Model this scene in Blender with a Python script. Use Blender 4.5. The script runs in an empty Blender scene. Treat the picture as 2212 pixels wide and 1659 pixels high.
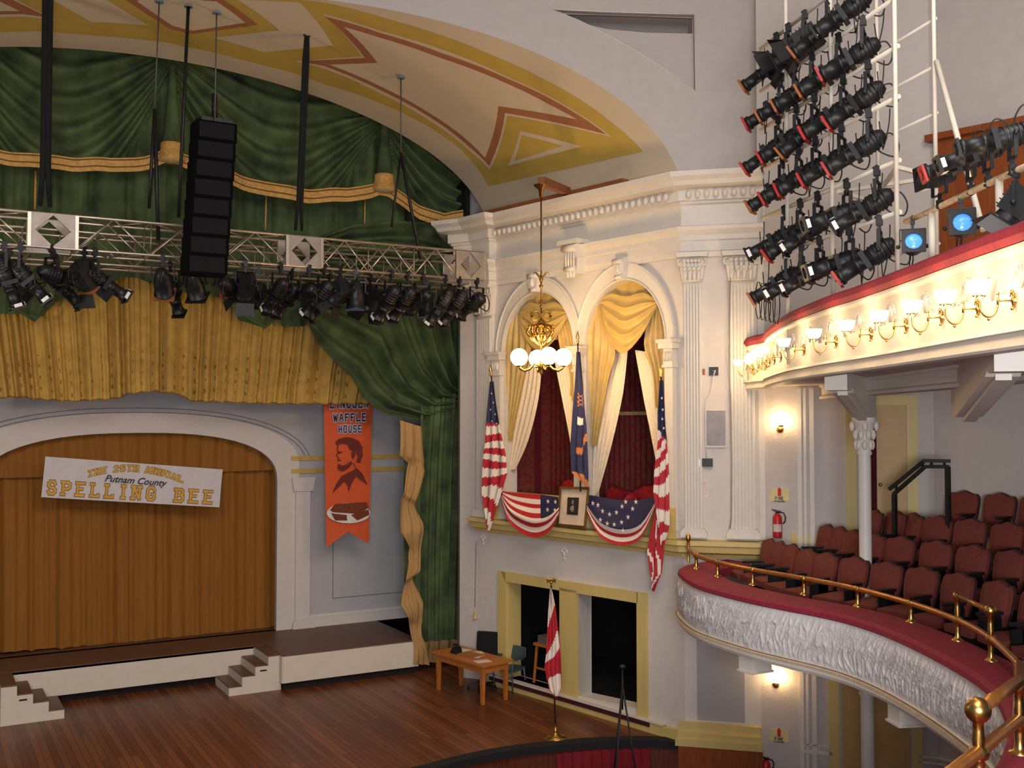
import bpy, math, random
from mathutils import Vector, Matrix
from mathutils.geometry import tessellate_polygon
random.seed(7)
S = bpy.context.scene
# ------------------------------------------------ camera, world, lights, exposure
FPX = 2240.0; AZ = math.radians(60.1); PT = math.radians(1.93); EYE = 5.4
ca, sa, cp, sp = math.cos(AZ), math.sin(AZ), math.cos(PT), math.sin(PT)
cam = bpy.data.cameras.new('camera'); cam.sensor_width = 36; cam.lens = 36*FPX/2212; cam.clip_start = .05; cam.clip_end = 200
co = bpy.data.objects.new('camera', cam); S.collection.objects.link(co); S.camera = co
co.location = (0, 0, EYE); co.rotation_euler = (math.radians(90)+PT, 0, AZ-math.radians(90))
W = bpy.data.worlds.new('world'); S.world = W; W.use_nodes = True
W.node_tree.nodes['Background'].inputs[0].default_value = (.80, .86, 1, 1)
W.node_tree.nodes['Background'].inputs[1].default_value = .12
S.view_settings.view_transform = 'Standard'; S.view_settings.look = 'None'
S.view_settings.exposure = 0.0; S.view_settings.gamma = 1; S.view_settings.use_curve_mapping = False
def area(name, loc, tgt, sx, sy, power, col):
    l = bpy.data.lights.new(name, 'AREA'); l.shape = 'RECTANGLE'; l.size = sx; l.size_y = sy; l.energy = power; l.color = col
    o = bpy.data.objects.new(name, l); S.collection.objects.link(o); o.location = loc
    o.rotation_euler = (Vector(tgt)-Vector(loc)).to_track_quat('-Z', 'Y').to_euler(); return o
area('overhead_fill', (4, 2, 13.2), (5, 8, 0), 9, 7, 1450, (1, .93, .86))  # unseen broad panel added overhead for soft ambient light
area('camera_side_fill', (-3, -4, 8.5), (9, 14, 5), 6, 3, 420, (.92, .95, 1))  # added fill from behind the camera, no fitting stands there
def spot_bulb(name, loc, power, col, r=.08):
    l = bpy.data.lights.new(name, 'POINT'); l.energy = power; l.color = col; l.shadow_soft_size = r
    o = bpy.data.objects.new(name, l); S.collection.objects.link(o); o.location = loc; return o
area('under_balcony_fill', (-.5, -2.2, 4.9), (12, 9, 4.9), 4, 1.6, 1150, (.95, .95, 1))  # unseen fill added behind the camera to brighten the space under the balcony
spot_bulb('opposite_box_chandelier', (-1.2, 16.2, 6.5), 230, (1, .84, .66), .3)
spot_bulb('camera_flash', (.05, -.02, 5.5), 60, (.95, .97, 1), .03)

# ------------------------------------------------ projection of photo points onto real surfaces
def ray(px, py):
    a = (px-1106)/FPX; b = -(py-829.5)/FPX
    return Vector((ca*cp+a*sa-b*ca*sp, sa*cp-a*ca-b*sa*sp, sp+b*cp))
O = Vector((0, 0, EYE))
def atz(px, py, z):
    d = ray(px, py); return O+d*((z-EYE)/d.z)
def atd(px, py, t): return O+ray(px, py)*t
def onplane(px, py, p, n):
    d = ray(px, py); return O+d*((Vector(p)-O).dot(n)/d.dot(n))
def PY(Y):
    return lambda px, py: onplane(px, py, (0, Y, 0), Vector((0, 1, 0)))
class Frame:                                   # a vertical wall plane: u along, w out of the wall, z up
    def __init__(s, a, b):
        s.o = Vector((a[0], a[1], 0)); d = Vector((b[0]-a[0], b[1]-a[1], 0)); s.L = d.length; s.d = d.normalized()
        n = Vector((-s.d.y, s.d.x, 0))
        if n.dot(Vector((0, 0, 0))-s.o) < 0: n = -n
        s.n = n
    def P(s, u, w, z): return s.o+s.d*u+s.n*w+Vector((0, 0, z))
    def px(s, x, y, w=0): return onplane(x, y, s.o+s.n*w, s.n)
    def uz(s, x, y, w=0):
        p = s.px(x, y, w); return ((p-s.o).dot(s.d), p.z)
    def at(s, w): return lambda x, y: s.px(x, y, w)
C0 = (11.28, 13.79)
BX = Frame(C0, (10.22, 19.19))                  # wall with the two arched box openings, u runs upstage
SG = Frame(C0, (12.18, 12.93))                  # short turned wall with the pilaster
W3 = Frame((12.18, 12.93), (14.0, 10.93))       # wall under the balconies
WR = Frame((14.0, 10.93), (16.6, .9))           # house side wall
RV = Frame((10.22, 19.19), (9.96, 19.52))       # proscenium return

# ------------------------------------------------ materials
MATS = {}
def mat(name, col, rough=.6, metal=0, var=.12, scale=6, bump=0, bscale=30, emit=0, ecol=None, stretch=None, spec=.4, dark_tone=None):
    if name in MATS: return MATS[name]
    m = bpy.data.materials.new(name); m.use_nodes = True; nt = m.node_tree; b = nt.nodes['Principled BSDF']
    b.inputs['Roughness'].default_value = rough; b.inputs['Metallic'].default_value = metal
    b.inputs['Specular IOR Level'].default_value = spec
    tc = nt.nodes.new('ShaderNodeTexCoord'); mp = nt.nodes.new('ShaderNodeMapping'); nt.links.new(tc.outputs['Object'], mp.inputs[0])
    if stretch: mp.inputs['Scale'].default_value = stretch
    n = nt.nodes.new('ShaderNodeTexNoise'); n.inputs['Scale'].default_value = scale; n.inputs['Detail'].default_value = 5
    nt.links.new(mp.outputs[0], n.inputs['Vector'])
    r = nt.nodes.new('ShaderNodeValToRGB'); c = col
    k0, k1 = 1-var, 1+var
    r.color_ramp.elements[0].position = .3; r.color_ramp.elements[1].position = .7
    r.color_ramp.elements[0].color = (c[0]*k0, c[1]*k0, c[2]*k0, 1); r.color_ramp.elements[1].color = (min(1, c[0]*k1), min(1, c[1]*k1), min(1, c[2]*k1), 1)
    if dark_tone: r.color_ramp.elements[0].color = (*dark_tone, 1)
    nt.links.new(n.outputs['Fac'], r.inputs[0]); nt.links.new(r.outputs[0], b.inputs['Base Color'])
    if bump:
        n2 = nt.nodes.new('ShaderNodeTexNoise'); n2.inputs['Scale'].default_value = bscale; n2.inputs['Detail'].default_value = 3
        nt.links.new(mp.outputs[0], n2.inputs['Vector'])
        bp = nt.nodes.new('ShaderNodeBump'); bp.inputs['Strength'].default_value = bump; bp.inputs['Distance'].default_value = .02
        nt.links.new(n2.outputs['Fac'], bp.inputs['Height']); nt.links.new(bp.outputs[0], b.inputs['Normal'])
    if emit:
        b.inputs['Emission Color'].default_value = (*(ecol or col), 1); b.inputs['Emission Strength'].default_value = emit
    MATS[name] = m; return m
def C(r, g, b):                                 # display colour to linear
    f = lambda v: (v/255/12.92 if v/255 <= .04045 else ((v/255+.055)/1.055)**2.4)
    return (f(r), f(g), f(b))
plaster = mat('white_plaster', C(206, 198, 190), .7, var=.03, bump=.12, bscale=60)
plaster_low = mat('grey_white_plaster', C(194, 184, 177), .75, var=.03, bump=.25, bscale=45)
greyplaster = mat('grey_plaster', C(182, 173, 167), .8, var=.03, bump=.1, bscale=50)
trimwhite = mat('white_painted_trim', C(212, 204, 192), .5, var=.03)
relief = mat('white_relief_plaster', C(205, 200, 198), .55, var=.05, bump=.5, bscale=22)
cream = mat('cream_ceiling_paint', C(212, 194, 166), .8, var=.02)
ochre = mat('ochre_ceiling_paint', C(194, 164, 76), .8, var=.06, scale=3)
terra = mat('terracotta_ceiling_paint', C(168, 108, 72), .8, var=.05)
yellow = mat('yellow_painted_wood', C(204, 180, 112), .5, var=.05, stretch=(1, 1, .2))
redpad = mat('red_velvet_padding', C(130, 30, 50), .75, var=.15, scale=20)
seatred = mat('brown_red_seat_fabric', C(108, 47, 38), .85, var=.12, scale=40, bump=.2, bscale=200)
black = mat('black_metal', C(20, 20, 22), .45, var=.3, scale=10)
blackcloth = mat('black_cloth', C(14, 14, 16), .9, var=.3)
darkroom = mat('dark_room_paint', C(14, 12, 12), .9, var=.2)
brass = mat('polished_brass', C(196, 156, 88), .3, 1, var=.1)
wood_rail = mat('varnished_rail_wood', C(164, 106, 52), .3, .6, var=.15, stretch=(1, 1, 1), scale=8)
oak = mat('orange_oak', C(176, 104, 44), .4, var=.2, scale=5, stretch=(6, 6, 1))
redwood = mat('red_brown_panel_wood', C(132, 66, 26), .4, var=.2, scale=4, stretch=(8, 8, .8))
steelwhite = mat('white_painted_pipe', C(214, 204, 186), .4, var=.06)
alu = mat('aluminium_truss', C(190, 176, 160), .35, .8, var=.1)
glow = mat('lit_glass_globe', (1, .93, .78), .3, var=0, emit=66, ecol=(1, .66, .30))
glow2 = mat('lit_glass_shade', (1, .93, .8), .3, var=0, emit=40, ecol=(1, .70, .36))
def planks():
    m = bpy.data.materials.new('stage_floor_boards'); m.use_nodes = True; nt = m.node_tree; b = nt.nodes['Principled BSDF']
    b.inputs['Roughness'].default_value = .38
    tc = nt.nodes.new('ShaderNodeTexCoord'); mp = nt.nodes.new('ShaderNodeMapping'); nt.links.new(tc.outputs['Object'], mp.inputs[0])
    mp.inputs['Rotation'].default_value = (0, 0, math.radians(90))
    br = nt.nodes.new('ShaderNodeTexBrick'); nt.links.new(mp.outputs[0], br.inputs[0])
    br.inputs['Scale'].default_value = 1; br.inputs['Brick Width'].default_value = 3.2; br.inputs['Row Height'].default_value = .11
    br.inputs['Mortar Size'].default_value = .004; br.inputs['Color1'].default_value = (*C(132, 78, 44), 1); br.inputs['Color2'].default_value = (*C(96, 50, 28), 1)
    br.inputs['Mortar'].default_value = (*C(40, 20, 12), 1)
    mp2 = nt.nodes.new('ShaderNodeMapping'); nt.links.new(tc.outputs['Object'], mp2.inputs[0]); mp2.inputs['Scale'].default_value = (9, .5, 1)
    n = nt.nodes.new('ShaderNodeTexNoise'); n.inputs['Scale'].default_value = 1.6; n.inputs['Detail'].default_value = 6; nt.links.new(mp2.outputs[0], n.inputs['Vector'])
    mx = nt.nodes.new('ShaderNodeMix'); mx.data_type = 'RGBA'; mx.blend_type = 'MULTIPLY'; mx.inputs[0].default_value = .7
    rr = nt.nodes.new('ShaderNodeValToRGB'); rr.color_ramp.elements[0].color = (.45, .4, .38, 1); rr.color_ramp.elements[1].color = (1.2, 1.15, 1.1, 1)
    nt.links.new(n.outputs['Fac'], rr.inputs[0]); nt.links.new(br.outputs['Color'], mx.inputs[6]); nt.links.new(rr.outputs[0], mx.inputs[7])
    nt.links.new(mx.outputs[2], b.inputs['Base Color']); return m
boards = planks()
def wallpaper():
    m = bpy.data.materials.new('red_patterned_wallpaper'); m.use_nodes = True; nt = m.node_tree; b = nt.nodes['Principled BSDF']
    b.inputs['Roughness'].default_value = .8
    tc = nt.nodes.new('ShaderNodeTexCoord'); sep = nt.nodes.new('ShaderNodeSeparateXYZ'); nt.links.new(tc.outputs['Object'], sep.inputs[0])
    wv = nt.nodes.new('ShaderNodeTexWave'); wv.bands_direction = 'Y'; wv.inputs['Scale'].default_value = 2.2; wv.inputs['Distortion'].default_value = 0
    nt.links.new(tc.outputs['Object'], wv.inputs[0])
    vo = nt.nodes.new('ShaderNodeTexVoronoi'); vo.inputs['Scale'].default_value = 9; nt.links.new(tc.outputs['Object'], vo.inputs[0])
    r = nt.nodes.new('ShaderNodeValToRGB'); r.color_ramp.elements[0].color = (*C(128, 24, 32), 1); r.color_ramp.elements[1].color = (*C(116, 58, 44), 1)
    r.color_ramp.elements[0].position = .3; r.color_ramp.elements[1].position = .6
    nt.links.new(vo.outputs['Distance'], r.inputs[0])
    mx = nt.nodes.new('ShaderNodeMix'); mx.data_type = 'RGBA'; mx.inputs[7].default_value = (*C(92, 14, 24), 1)
    r2 = nt.nodes.new('ShaderNodeValToRGB'); r2.color_ramp.elements[0].position = .75; r2.color_ramp.elements[1].position = .9
    nt.links.new(wv.outputs[0], r2.inputs[0]); nt.links.new(r2.outputs[0], mx.inputs[0]); nt.links.new(r.outputs[0], mx.inputs[6])
    nt.links.new(mx.outputs[2], b.inputs['Base Color']); return m
paper = wallpaper()

# ------------------------------------------------ mesh builder
class MB:
    def __init__(s): s.v = []; s.f = []; s.m = []; s.sm = []
    def add(s, vs, fs, mi=0, sm=False):
        k = len(s.v); s.v += [Vector(p) for p in vs]
        for f in fs: s.f.append([k+i for i in f]); s.m.append(mi); s.sm.append(sm)
        return s
    def box(s, c, sx, sy, sz, rz=0, mi=0, d=None):      # centre, sizes, d = optional x direction
        if d is None: d = Vector((math.cos(rz), math.sin(rz), 0))
        d = Vector(d).normalized(); n = Vector((-d.y, d.x, 0)); c = Vector(c)
        vs = [c+d*(a*sx/2)+n*(b*sy/2)+Vector((0, 0, e*sz/2)) for e in (-1, 1) for a, b in ((-1, -1), (1, -1), (1, 1), (-1, 1))]
        return s.add(vs, [(3, 2, 1, 0), (4, 5, 6, 7), (0, 1, 5, 4), (1, 2, 6, 5), (2, 3, 7, 6), (3, 0, 4, 7)], mi)
    def hexa(s, vs, mi=0):                              # bottom four, top four
        return s.add(vs, [(3, 2, 1, 0), (4, 5, 6, 7), (0, 1, 5, 4), (1, 2, 6, 5), (2, 3, 7, 6), (3, 0, 4, 7)], mi)
    def bar(s, a, b, w, h=None, mi=0):                  # square bar between two points
        a, b = Vector(a), Vector(b); h = h or w; t = (b-a).normalized()
        up = Vector((0, 0, 1)) if abs(t.z) < .95 else Vector((1, 0, 0))
        x = t.cross(up).normalized()*w/2; y = x.cross(t).normalized()*h/2
        return s.hexa([a-x-y, a+x-y, a+x+y, a-x+y, b-x-y, b+x-y, b+x+y, b-x+y], mi)
    def tube(s, pts, r, n=8, mi=0, cap=True):
        pts = [Vector(p) for p in pts]; rs = r if isinstance(r, (list, tuple)) else [r]*len(pts); k = len(s.v); prev = None
        for i, p in enumerate(pts):
            t = (pts[min(i+1, len(pts)-1)]-pts[max(i-1, 0)]).normalized()
            if prev is None:
                up = Vector((0, 0, 1)) if abs(t.z) < .9 else Vector((1, 0, 0)); x = t.cross(up).normalized()
            else: x = (prev-t*prev.dot(t)).normalized()
            prev = x; y = t.cross(x)
            s.v += [p+(x*math.cos(2*math.pi*j/n)+y*math.sin(2*math.pi*j/n))*rs[i] for j in range(n)]
        for i in range(len(pts)-1):
            for j in range(n):
                s.f.append([k+i*n+j, k+i*n+(j+1) % n, k+(i+1)*n+(j+1) % n, k+(i+1)*n+j]); s.m.append(mi); s.sm.append(True)
        if cap:
            s.f.append([k+j for j in range(n)][::-1]); s.m.append(mi); s.sm.append(False)
            s.f.append([k+(len(pts)-1)*n+j for j in range(n)]); s.m.append(mi); s.sm.append(False)
        return s
    def lathe(s, prof, o=(0, 0, 0), ax=(0, 0, 1), n=16, mi=0):   # prof: (radius, height)
        ax = Vector(ax).normalized(); o = Vector(o); up = Vector((0, 0, 1)) if abs(ax.z) < .9 else Vector((1, 0, 0))
        x = ax.cross(up).normalized(); y = ax.cross(x); k = len(s.v)
        for r, h in prof: s.v += [o+ax*h+(x*math.cos(2*math.pi*j/n)+y*math.sin(2*math.pi*j/n))*max(r, 1e-4) for j in range(n)]
        for i in range(len(prof)-1):
            for j in range(n):
                s.f.append([k+i*n+j, k+(i+1)*n+j, k+(i+1)*n+(j+1) % n, k+i*n+(j+1) % n]); s.m.append(mi); s.sm.append(True)
        return s
    def ball(s, c, r, n=12, mi=0, sq=(1, 1, 1)):
        k = len(s.v); c = Vector(c); m = max(6, n//2+2)
        for i in range(m+1):
            a = math.pi*i/m
            s.v += [c+Vector((math.sin(a)*math.cos(2*math.pi*j/n)*r*sq[0], math.sin(a)*math.sin(2*math.pi*j/n)*r*sq[1], math.cos(a)*r*sq[2])) for j in range(n)]
        for i in range(m):
            for j in range(n):
                s.f.append([k+i*n+j, k+(i+1)*n+j, k+(i+1)*n+(j+1) % n, k+i*n+(j+1) % n]); s.m.append(mi); s.sm.append(True)
        return s
    def grid(s, fn, nu, nv, mf=None, sm=True):
        k = len(s.v)
        for j in range(nv+1):
            for i in range(nu+1): s.v.append(Vector(fn(i/nu, j/nv)))
        for j in range(nv):
            for i in range(nu):
                q = k+j*(nu+1)+i; s.f.append([q, q+1, q+nu+2, q+nu+1]); s.m.append(mf((i+.5)/nu, (j+.5)/nv) if mf else 0); s.sm.append(sm)
        return s
    def prism(s, loops, P, w0, w1, mi=0):               # loops of (u, z): outline then holes; P(u, w, z); solid between w0 and w1
        T = tessellate_polygon([[Vector((a, b, 0)) for a, b in L] for L in loops]); flat = [p for L in loops for p in L]; n = len(flat)
        vs = [P(a, w1, b) for a, b in flat]+[P(a, w0, b) for a, b in flat]
        fs = [tuple(t) for t in T]+[tuple(n+i for i in t[::-1]) for t in T]; k = 0
        for L in loops:
            m = len(L)
            for i in range(m): fs.append((k+i, k+(i+1) % m, n+k+(i+1) % m, n+k+i))
            k += m
        return s.add(vs, fs, mi)
    def sweep(s, path, prof, z0=0, mi=0, side=1, close=False):   # path of (x, y); prof of (w, z) swept along with mitres
        n = len(path); k = len(s.v); P = [Vector((p[0], p[1], 0)) for p in path]
        for i in range(n):
            a = (P[i]-P[i-1]).normalized() if i else (P[1]-P[0]).normalized()
            b = (P[i+1]-P[i]).normalized() if i < n-1 else a
            na = Vector((-a.y, a.x, 0))*side; nb = Vector((-b.y, b.x, 0))*side; m = (na+nb).normalized(); m = m/max(.3, m.dot(na))
            s.v += [P[i]+m*w+Vector((0, 0, z+z0)) for w, z in prof]
        q = len(prof)
        for i in range(n-1):
            for j in range(q if close else q-1):
                j2 = (j+1) % q; s.f.append([k+i*q+j, k+i*q+j2, k+(i+1)*q+j2, k+(i+1)*q+j]); s.m.append(mi); s.sm.append(False)
        if close:
            s.f.append([k+j for j in range(q)]); s.m.append(mi); s.sm.append(False)
            s.f.append([k+(n-1)*q+j for j in range(q)][::-1]); s.m.append(mi); s.sm.append(False)
        return s
    def build(s, name, mats, parent=None, local=False, kind=None, label=None, cat=None, group=None):
        me = bpy.data.meshes.new(name); mats = mats if isinstance(mats, (list, tuple)) else [mats]
        off = Vector((0, 0, 0))
        if parent is not None and not local:
            q = parent
            while q is not None: off += q.location; q = q.parent
        if parent is None and not local:                # a thing that is one mesh: origin at the middle of its base
            xs = [v.x for v in s.v]; ys = [v.y for v in s.v]; off = Vector(((min(xs)+max(xs))/2, (min(ys)+max(ys))/2, min(v.z for v in s.v)))
            if kind == 'structure': off = Vector((0, 0, 0))
        me.from_pydata([tuple(v-off) for v in s.v], [], s.f)
        for m in mats: me.materials.append(m)
        me.polygons.foreach_set('material_index', s.m); me.polygons.foreach_set('use_smooth', s.sm)
        import bmesh
        bm = bmesh.new(); bm.from_mesh(me); bmesh.ops.recalc_face_normals(bm, faces=bm.faces); bm.to_mesh(me); bm.free(); me.update()
        o = bpy.data.objects.new(name, me); S.collection.objects.link(o)
        if parent is not None: o.parent = parent
        elif not local: o.location = off
        return tag(o, label, cat, group, kind)
def tag(o, label=None, cat=None, group=None, kind=None):
    if label: o['label'] = label
    if cat: o['category'] = cat
    if group: o['group'] = group
    if kind: o['kind'] = kind
    return o
def thing(name, loc, label, cat, group=None, rz=0, kind=None):
    o = bpy.data.objects.new(name, None); S.collection.objects.link(o); o.location = loc; o.rotation_euler = (0, 0, rz); o.empty_display_size = .1
    return tag(o, label, cat, group, kind)
KIDS = {}
def kids(o): return [c for c in S.collection.objects if c.parent == o]
def copy_tree(o, parent=None, kd=None):
    kd = kd if kd is not None else tree_of(o)
    c = o.copy(); S.collection.objects.link(c)
    if parent is not None: c.parent = parent
    for ch in kd.get(o.name, []): copy_tree(ch, c, kd)
    return c
def tree_of(o):
    kd = {}
    def rec(x):
        kd[x.name] = list(x.children)
        for y in x.children: rec(y)
    rec(o); return kd
def lerp(P, t):                                         # point on a polyline by its index
    t = max(0, min(1, t))*(len(P)-1); i = min(int(t), len(P)-2); f = t-i
    return tuple(P[i][k]*(1-f)+P[i+1][k]*f for k in range(len(P[0])))
def smooth(P, n=8):                                     # Catmull-Rom
    out = []
    for i in range(len(P)-1):
        p0 = P[max(0, i-1)]; p1 = P[i]; p2 = P[i+1]; p3 = P[min(len(P)-1, i+2)]
        for j in range(n):
            t = j/n
            out.append(tuple(.5*((2*b)+(-a+c)*t+(2*a-5*b+4*c-d)*t*t+(-a+3*b-3*c+d)*t**3) for a, b, c, d in zip(p0, p1, p2, p3)))
    out.append(tuple(P[-1])); return out
def sheet(A, B, nu, nv, pl, nrm, disp=None, mf=None, mb=None, cut=None):    # cloth ruled between two photo outlines lying on a real surface
    mb = mb or MB(); nrm = Vector(nrm)
    def fn(u, v):
        a = lerp(A, v); b = lerp(B, v); p = pl(a[0]*(1-u)+b[0]*u, a[1]*(1-u)+b[1]*u)
        return p+nrm*(disp(u, v) if disp else 0)
    return mb.grid(fn, nu, nv, mf)
def densify(loop, step):
    out = []
    for i, p in enumerate(loop):
        q = loop[(i+1) % len(loop)]; n = max(1, int(math.dist(p, q)/step))
        out += [(p[0]+(q[0]-p[0])*j/n, p[1]+(q[1]-p[1])*j/n) for j in range(n)]
    return out
# ================================================ THE SETTING
FRONT = Vector((0, -1, 0))
# ---- stage floor, apron, house floor
lip = [tuple(atz(x, y, 0))[:2] for x, y in ((1475, 1603), (1400, 1598), (1300, 1600), (1200, 1608), (1100, 1620), (1000, 1640), (930, 1659))]
lipL = [(2*4.15-x, y) for x, y in lip[::-1]]
lipall = smooth(lip+[(5.6, 14.55), (4.15, 14.5), (2.7, 14.55)]+lipL, 4)
f = MB(); poly = [(x, y) for x, y in lipall]+[(-2.95, 13.79), (-1.9, 19.19), (-2.0, 24.5), (10.5, 24.5), (10.3, 19.2), (11.28, 13.79)]
f.prism([poly], lambda u, w, z: Vector((u, z, w)), -.12, 0); f.build('floor', boards, kind='structure')
f = MB(); f.sweep(lipall, [(-.02, -1.3), (-.02, -.1), (0, -.1)], side=1); f.build('wall_apron', mat('dark_apron_wood', C(92, 42, 24), .5, var=.25, stretch=(8, 8, .8), scale=4), kind='structure')
f = MB(); f.sweep(lipall, [(-.07, -.1), (-.07, .012), (.17, .012), (.17, -.1)], side=-1, close=True); f.build('trim_1', mat('black_stage_edge', C(22, 20, 26), .8), kind='structure')
housecarpet = mat('dark_red_carpet', C(80, 18, 24), .95, var=.2, scale=30)
f = MB(); f.box((5, 4, -1.36), 30, 26, .1); f.build('floor_house', housecarpet, kind='structure')
# red cloth hung on the apron face
def apr(u, v):
    p = lerp(lipall[4:13], u); return Vector((p[0]-.03, p[1]-.1-.02*math.sin(u*60), -.12-v*1.15))
f = MB(); f.grid(apr, 60, 4); f.build('apron_cloth', mat('crimson_apron_cloth', C(120, 16, 26), .85, var=.15), label='crimson cloth hung on the curved wooden face of the stage apron', cat='cloth')
# ---- upstage platform
plat = MB()
plat.box((1.9, 22.3, .35), 9.0, 2.06, .66); plat.box((7.9, 21.75, .35), 3.0, 2.96, .66)
platform = thing('stage_platform', (4, 21.3, 0), 'low white-fronted platform with a dark wooden top across the back of the stage', 'platform')
whitepaint = mat('white_riser_paint', C(206, 194, 178), .6, var=.03)
darkboards = mat('dark_brown_boards', C(96, 68, 52), .45, var=.2, stretch=(1, 10, 1), scale=3)
p_ = MB(); p_.box((1.9, 21.5, .42), 9.04, .04, .52); p_.box((7.87, 20.25, .42), 2.94, .04, .52); p_.box((6.4, 20.88, .42), .04, 1.26, .52); p_.build('riser_face', whitepaint, platform)
p_ = MB(); p_.box((1.9, 22.75, .67), 9.0, 2.54, .06); p_.box((7.9, 22.15, .67), 3.0, 3.74, .06); p_.build('deck', darkboards, platform)
p_ = MB(); p_.box((1.9, 22.6, .08), 9.0, 1.9, .16); p_.box((7.9, 21.8, .08), 2.9, 2.9, .16); p_.build('base', mat('black_toe_space', C(30, 20, 16), .9), platform)
# ---- scenic back wall with its arch
def archpts(cx, hw, zs, za, n=24, e=2.0):
    out = []
    for i in range(n+1):
        a = math.pi*i/n; c, s_ = math.cos(a), math.sin(a)
        out.append((cx+hw*math.copysign(abs(c)**(2/e), c), zs+(za-zs)*abs(s_)**(2/e)))
    return out
YW = 22.75; back = PY(YW)
jr = back(598, 1100).x; zs = back(598, 1040).z; za = back(300, 935).z; cxw = 4.05; hw = jr-cxw
PB = lambda u, w, z: Vector((u, YW-w, z))
f = MB(); hole = [(cxw+hw, .7)]+archpts(cxw, hw, zs, za, 28, 2.5)+[(cxw-hw, .7)]
f.prism([[(-5, .7), (-5, 6.2), (12, 6.2), (12, .7)][::1], hole[::-1]], PB, -.12, 0)
f.build('wall_back', mat('pale_blue_grey_scenic_paint', C(178, 174, 174), .8, var=.03), kind='structure')
# white painted arch band, pilaster, base and gold lines applied on the back wall
f = MB(); b2 = [(cxw+hw+.5, .7), (cxw+hw+.5, zs+.35)]+[(x, z) for x, z in archpts(cxw, hw+.5, zs+.35, za+.42, 28, 2.3)]+[(cxw-hw-.5, .7)]
f.prism([b2+hole[::-1]], PB, 0, .03)
pil = lambda x0, y0, x1, y1: [back(x0, y0).x, back(x1, y1).x]
u0, u1 = back(636, 1200).x, back(667, 1200).x
f.prism([[(u0, .7), (u1, .7), (u1, back(660, 1060).z), (u0, back(660, 1060).z)]], PB, .03, .08)
f.prism([[(u0-.06, .7), (u1+.12, .7), (u1+.12, .84), (u1, .92), (u0, .92), (u0-.06, .84)]], PB, .08, .12)
f.prism([[(u0-.05, back(660, 1060).z), (u1+.05, back(660, 1060).z), (u1+.12, back(660, 1030).z), (u0-.1, back(660, 1030).z)]], PB, .08, .12)
f.prism([[(u1, .7), (10.3, .7), (10.3, .92), (u1, .92)]], PB, .0, .07); f.prism([[(u1, .92), (10.3, .92), (10.3, .98), (u1, .98)]], PB, .0, .03)
f.build('trim_2', mat('off_white_scenic_paint', C(206, 196, 188), .7, var=.03), kind='structure')
f = MB()
for ya, yb in ((990, 947), (1018, 972)):
    z0_ = back(634, ya).z; f.prism([[(u0-.1, z0_-.05), (10.3, z0_-.05), (10.3, z0_+.05), (u0-.1, z0_+.05)]], PB, 0, .05)
f.build('trim_3', mat('gold_scenic_line', C(196, 160, 80), .6), kind='structure')
f = MB()
xa, xb = back(719, 1200).x, 10.0
for a, b in (((xa, 1.3), (10.2, 1.3)), ((xa, 1.3), (xa, 3.6))): f.bar(PB(a[0], .005, a[1]), PB(b[0], .005, b[1]), .015)
for dr in (.33, .42):
    q = archpts(cxw, hw+dr+.35, zs+.3, za+dr+.1, 28, 2.3)[1:-1]; f.tube([PB(x, .032, z) for x, z in q], .006, 4)
f.build('trim_4', mat('grey_scenic_line', C(120, 116, 116), .7), kind='structure')
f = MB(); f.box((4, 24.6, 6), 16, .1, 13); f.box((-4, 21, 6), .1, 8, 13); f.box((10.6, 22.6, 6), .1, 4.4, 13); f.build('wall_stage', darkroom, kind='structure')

# ---- box wall: doors below, two arches above
def arch_hole(u0, u1, zb, zsp, zap, n=20):
    c = (u0+u1)/2; return [(u1, zb)]+archpts(c, (u1-u0)/2, zsp, zap, n)+[(u0, zb)]
A1 = (2.6, 4.66); A2 = (.36, 2.32); ZSILL = 3.38; ZTOP = 9.5
outer = [(0, -.05), (0, 9.5), (5.5, 9.5), (5.5, -.05)]
h1 = arch_hole(A1[0], A1[1], ZSILL, 6.72, 7.88); h2 = arch_hole(A2[0], A2[1], ZSILL, 6.74, 7.89)
d1 = [(2.99, .2), (2.99, 2.16), (4.56, 2.16), (4.56, .2)]; d2 = [(1.03, .32), (1.03, 2.2), (2.53, 2.2), (2.53, .25)]
f = MB(); f.prism([outer, h1, h2, d1, d2], BX.P, -.34, 0); f.build('wall_box', plaster, kind='structure')
f = MB(); f.prism([[(0, -1.4), (0, 9.5), (SG.L, 9.5), (SG.L, -1.4)]], SG.P, -.3, 0); f.build('wall_corner', plaster, kind='structure')
f = MB(); f.prism([[(0, -.05), (0, 9.5), (RV.L, 9.5), (RV.L, -.05)]], RV.P, -.05, 0); f.add([(9.96, 19.52, 0), (10.5, 20.7, 0), (10.5, 20.7, 9.5), (9.96, 19.52, 9.5)], [(0, 1, 2, 3)]); f.build('wall_proscenium', greyplaster, kind='structure')
f = MB(); f.box((10.7, 21.0, 11), 1.2, .1, 4.4); f.build('wall_over_return', greyplaster, kind='structure')
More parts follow.
